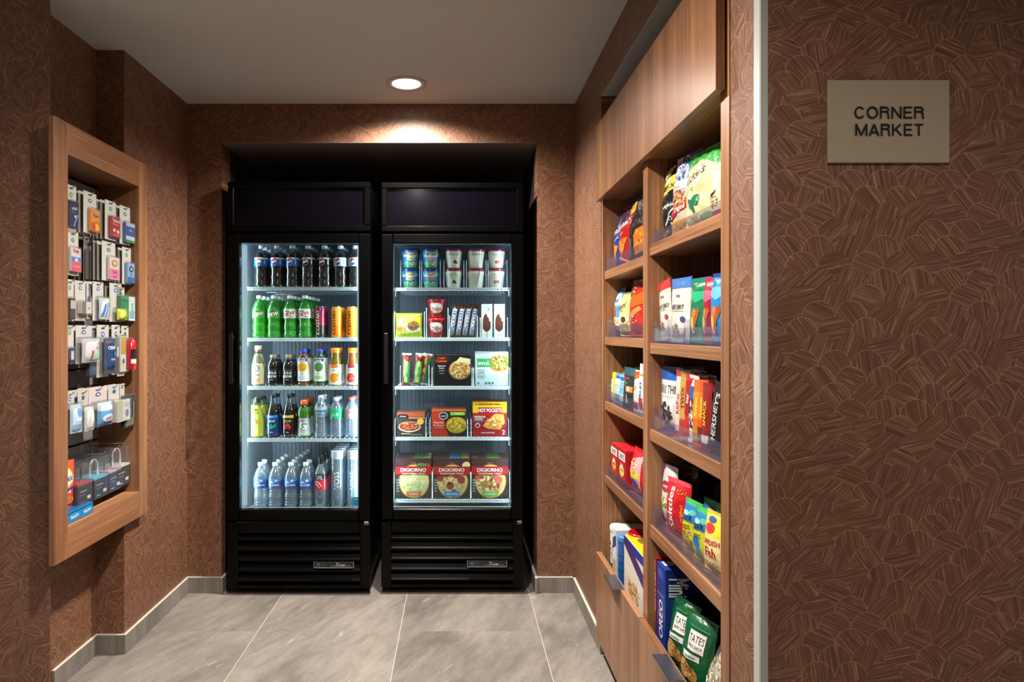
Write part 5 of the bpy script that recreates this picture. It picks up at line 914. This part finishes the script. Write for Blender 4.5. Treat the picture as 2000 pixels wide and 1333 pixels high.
pack('narrow green marked pack at the left end of the third row',129,144,546,628,X,'g',(.2,.05,.85,.55,.010,'3a3432',[Rr(0,.5,1,.9,'c8c4bc')]),n=2,step=.012)
pack('white pack with a small grey box in the third row',146,167,549,627,X,'b',(.22,.18,1.1,.48,.018,'e0dcd8',[Rr(0,0,.4,1,'7c7470'),('T','aid',.7,.5,.2,'b8606c',0,.3)]),n=2,step=.014)
pack('narrow blue marked pack behind the razor pack in the third row',169,181,552,624,-1.35,'b',(.2,.1,.9,.6,.008,'5c7ca8',[Rr(.2,.1,.5,.9,'c8d8e8')]),n=1)
pack('white pack with blue and silver razors in the third row',181,202,551,627,X,'b',(.3,.04,1.3,.60,.012,'c4d4e0',[('P',[(.05,.0),(.4,.7),(.55,.7),(.25,0)],'3a6cb8'),('P',[(.4,.0),(.7,.8),(.82,.8),(.55,0)],'5c9cd0'),Rr(.5,.78,.95,.98,'f0ece0'),Rr(.1,.0,.9,.12,'e8e8dc')]),n=2,step=.013,ptype='bag')
pack('white pack with lime green earplugs in the third row',214,237,554,629,X,'b',(.3,.05,1.1,.34,.018,'cfe63c',[('E',.3,.5,.2,.4,'e0f25c'),('E',.7,.6,.2,.36,'b8d02c')]),n=3,step=.013,ptype='bag')
pack('green and white mint box at the right end of the third row',239,254,563,628,X,'k',(.1,.02,1.9,.74,.014,'14844c',[Rr(.55,0,1,1,'dcebe4'),('T','mint',.78,.5,.2,'2c9c6c',90,.5),Rr(0,.8,.5,.84,'0c5c34'),Rr(.6,.1,.95,.4,'7cb8d8')]),n=1)
pack('narrow green marked pack at the left end of the fourth row',128,144,636,710,X,'g',(.3,.02,1,.4,.008,'26305c',[Rr(.1,.2,.6,.8,'d8dce8')]),n=1)
pack('wide silver blister pack with pink print in the fourth row',148,178,636,711,X,'b',(.1,.04,1.28,.66,.018,'c8c6cc',[Rr(.5,.1,.95,.5,'a8d8c4'),('T','care',.7,.62,.12,'d84878',0,.4),Rr(.38,.12,.46,.5,'c83a5c'),('P',[(.4,.7),(.95,.9),(.95,.96),(.4,.76)],'f0f0f4')]),n=2,step=.014,ptype='bag')
pack('narrow blue marked pack between the silver and navy packs in the fourth row',176,188,637,738,-1.352,'b',(-.6,.02,1.2,.40,.012,'16284c',[Rr(.3,.3,.9,.5,'2c4c84')]),n=1)
pack('tall navy cream tube pack in the fourth row',189,212,635,737,X,'b',(.28,.06,1.3,.74,.016,'1b3a68',[('T','CREAM',.5,.74,.10,'e8ecf4',0,.6),Rr(.1,.88,.5,.91,'c84a5c'),('T','men',.55,.42,.10,'a8c0e4',0,.5),Rr(0,0,1,.2,'122850'),('P',[(.6,.5),(1,.6),(1,.7),(.6,.6)],'4c84b8')]),n=2,step=.013,ptype='bag')
pack('pack with a black comb and white tube in the fourth row',218,234,635,732,X,'b',(.3,.05,1.0,.56,.008,'202226',[Rr(.1,.6,.6,1,'d8dce0')]),n=1,tilt=0)
pack('orange and lime lip care tube pack in the fourth row',229,243,652,735,-1.333,'k',(.1,.10,.9,.94,.010,'dcd8cc',[Rr(.5,.5,.95,.98,'e8842c'),Rr(.1,.5,.5,.98,'a8b83c'),('E',.5,.3,.36,.14,'e8e8e4'),('E',.5,.3,.2,.08,'2c3c44')]),n=0)
pack('red and black roll-on tube pack at the right end of the fourth row',237,251,637,726,X,'k',(.30,.04,.95,.72,.018,'c81424',[Rr(0,.36,1,.66,'1c1c28'),Rr(0,.20,1,.34,'e0dcdc'),Rr(.2,0,.8,.2,'d8242c')]),n=2,step=.012,ptype='tube')
pack('pale blue tissue pack at the left end of the fifth row',128,145,766,848,X,'b',(.05,.02,1.45,.70,.016,'bcd4e8',[('E',.6,.7,.2,.16,'6c9ccc'),Rr(.1,.1,.9,.3,'8cb4dc'),('T','soft',.5,.46,.14,'f4f8fc',0,.6)]),n=1,ptype='bag')
pack('white dental pack in the fifth row beside the tissue pack',152,172,763,844,X,'k',(.25,.02,1.2,.60,.016,'dcdcd8',[('P',[(.1,0),(.5,.9),(.7,.9),(.95,0)],'f0f0ec'),Rr(.6,.1,.9,.3,'8cc4d8'),('S',.5,.4,.3,.3,10,['a8c8d8','ffffff','c8d4d8'])]),n=2,step=.014,ptype='bag')
pack('light blue mouthwash pack with red print in the fifth row',173,209,757,834,X,'b',(.16,.02,.98,.62,.024,'5aa0d8',[Rr(0,.66,1,1,'cfe4f0'),('E',.5,.34,.36,.16,'d8e4f0'),('T','fresh',.5,.34,.15,'c8483c',8,.7),Rr(0,.04,1,.14,'3c7cc0')]),n=2,step=.016,ptype='bag',cardcol='c8bcb8')
pack('pack with a boxy white sewing kit in the fifth row',211,234,752,826,X,'k',(.2,.02,1.35,.58,.026,'e6e8dc',[Rr(0,0,.42,1,'c8ccb0'),('E',.74,.36,.12,.18,'8c84b8'),('E',.74,.8,.2,.1,'c8d0e0')]),n=1)
pack('narrow card with a dark clear-wrapped kit at the right end of the fifth row',239,249,749,790,X,'k',(.3,-1.1,2.4,.4,.014,'28303c',[Rr(.3,.4,.6,.6,'5c6c9c'),Rr(.1,.05,.9,.3,'6c6c4c'),Rr(.84,.3,.88,.8,'c8d4d8')]),n=0)
# bottom row: clear boxes with cables, and the loose packs below
def cable_box(label,x0,x1,yt,yb,band,cable):
    y,w,zt,zb=dcase(x0,x1,yt,yb,-1.345); h=zt-zb; y=min(y,ob-.003-w/2); t=thing('cable_box',label,'cable box',(-1.345,y,zb),RL); d=.075
    m=MB(); m.box(-w/2,0,0,w/2,d,h,b=.001); m.build('clear_shell',POUCH,t)
    m=MB(); m.box(-w/2+.001,.001,.001,w/2-.001,d-.001,h*.52,'2a2c32'); m.box(-w/2+.0005,.0004,h*.50,w/2-.0005,d-.0004,h*.55,band); m.build('printed_insert',PAPER,t)
    q=MB(); art(q,lambda u,v,e:((u-.5)*w,.0002-e,v*h),[Rr(.14,.34,.6,.36,'a8acb4'),Rr(.14,.26,.5,.275,'7c808a'),Rr(.62,.12,.84,.2,'b8c4dc'),Rr(.14,.08,.4,.1,band)],w,h); q.build('insert_print',PAPER,t)
    m=MB(); cx=0; rr=w*.26; m.tube([(cx-rr,.03,h*.56),(cx-rr,.03,h*.78)]+[(cx-rr*math.cos(a*.314),.03,h*.78+rr*math.sin(a*.314)) for a in range(1,10)]+[(cx+rr,.03,h*.78),(cx+rr,.03,h*.56)],.0035,8,cable); m.build('coiled_cable',PLAS,t)
    m=MB(); m.tube([(cx-.012,.0,h),(cx-.010,-.002,h+.014),(cx,-.003,h+.020),(cx+.010,-.002,h+.014),(cx+.012,0,h)],.0014,6); m.box(-.014,0,h,.014,.0012,h+.006); m.build('hang_loop',ACRYL,t)
    hook(-1.338,y,zt+.016,'steel peg hook above the '+label.split(' in the')[0].split(' and white')[0])
cable_box('clear cable box with a red band in the bottom row',152,181,908,986,'b83a50','1c1c20')
cable_box('clear cable box with a teal band in the bottom row',184,212,896,972,'5cc4dc','b8d8e4')
cable_box('clear cable box with a pink band in the bottom row',213,237,884,959,'e8b4c4','1f2a4c')
cable_box('clear cable box with a white band and white cable at the right end',235,262,872,946,'e4e4e4','e8e8ea')
for i,(a,b,yt) in enumerate(((196,208,880),(226,236,874),(150,160,892))):
    y,w,zt,zb=dcase(a,b,yt,yt+50,-1.42); hook(-1.39,y,zt,'empty steel peg hook above the cable boxes, %s one'%('middle','right','left')[i])
y,w,zt,zb=dcase(128,158,901,998,-1.335)
bag_item('detergent_pouch','orange detergent pouch with a yellow ring at the lower left','detergent pouch',w,zt-zb,.03,'e8542c',[('E',.34,.66,.40,.20,'f6c84c'),('E',.34,.66,.31,.155,'f4f0e4'),('T','Tide',.36,.66,.14,'1f3c8c',8,.56,True,.2),('P',[(0,.34),(1,.44),(1,.50),(0,.40)],'3a3f9c'),('T','pods',.4,.37,.07,'e8ecf8',6,.6),('E',.5,.2,.4,.08,'f08a3c')],(-1.350,y,zb),RL,seed=141,crinkle=.004,tilt=(0,R(4)),seal_col='e0603c')
for i,(a,b,yt,yb) in enumerate(((131,160,1001,1030),(159,182,992,1017))):
    y,w,zt,zb=dcase(a,b,yt,yb,-1.325); box_item('dryer_sheet_box','small bright blue box on the case floor, '+('left' if i==0 else 'right')+' one','box',w,.038,.05,'1f84c4',[('E',.5,.5,.36,.3,'3a9cd8'),('T','Bounce',.5,.5,.3,'f2f8fc',4,.7),('R',.0,.84,1,.96,'0f5c94')],(-1.325,y,oc+.0005),RL,side='1a74b0',top='1464a0')
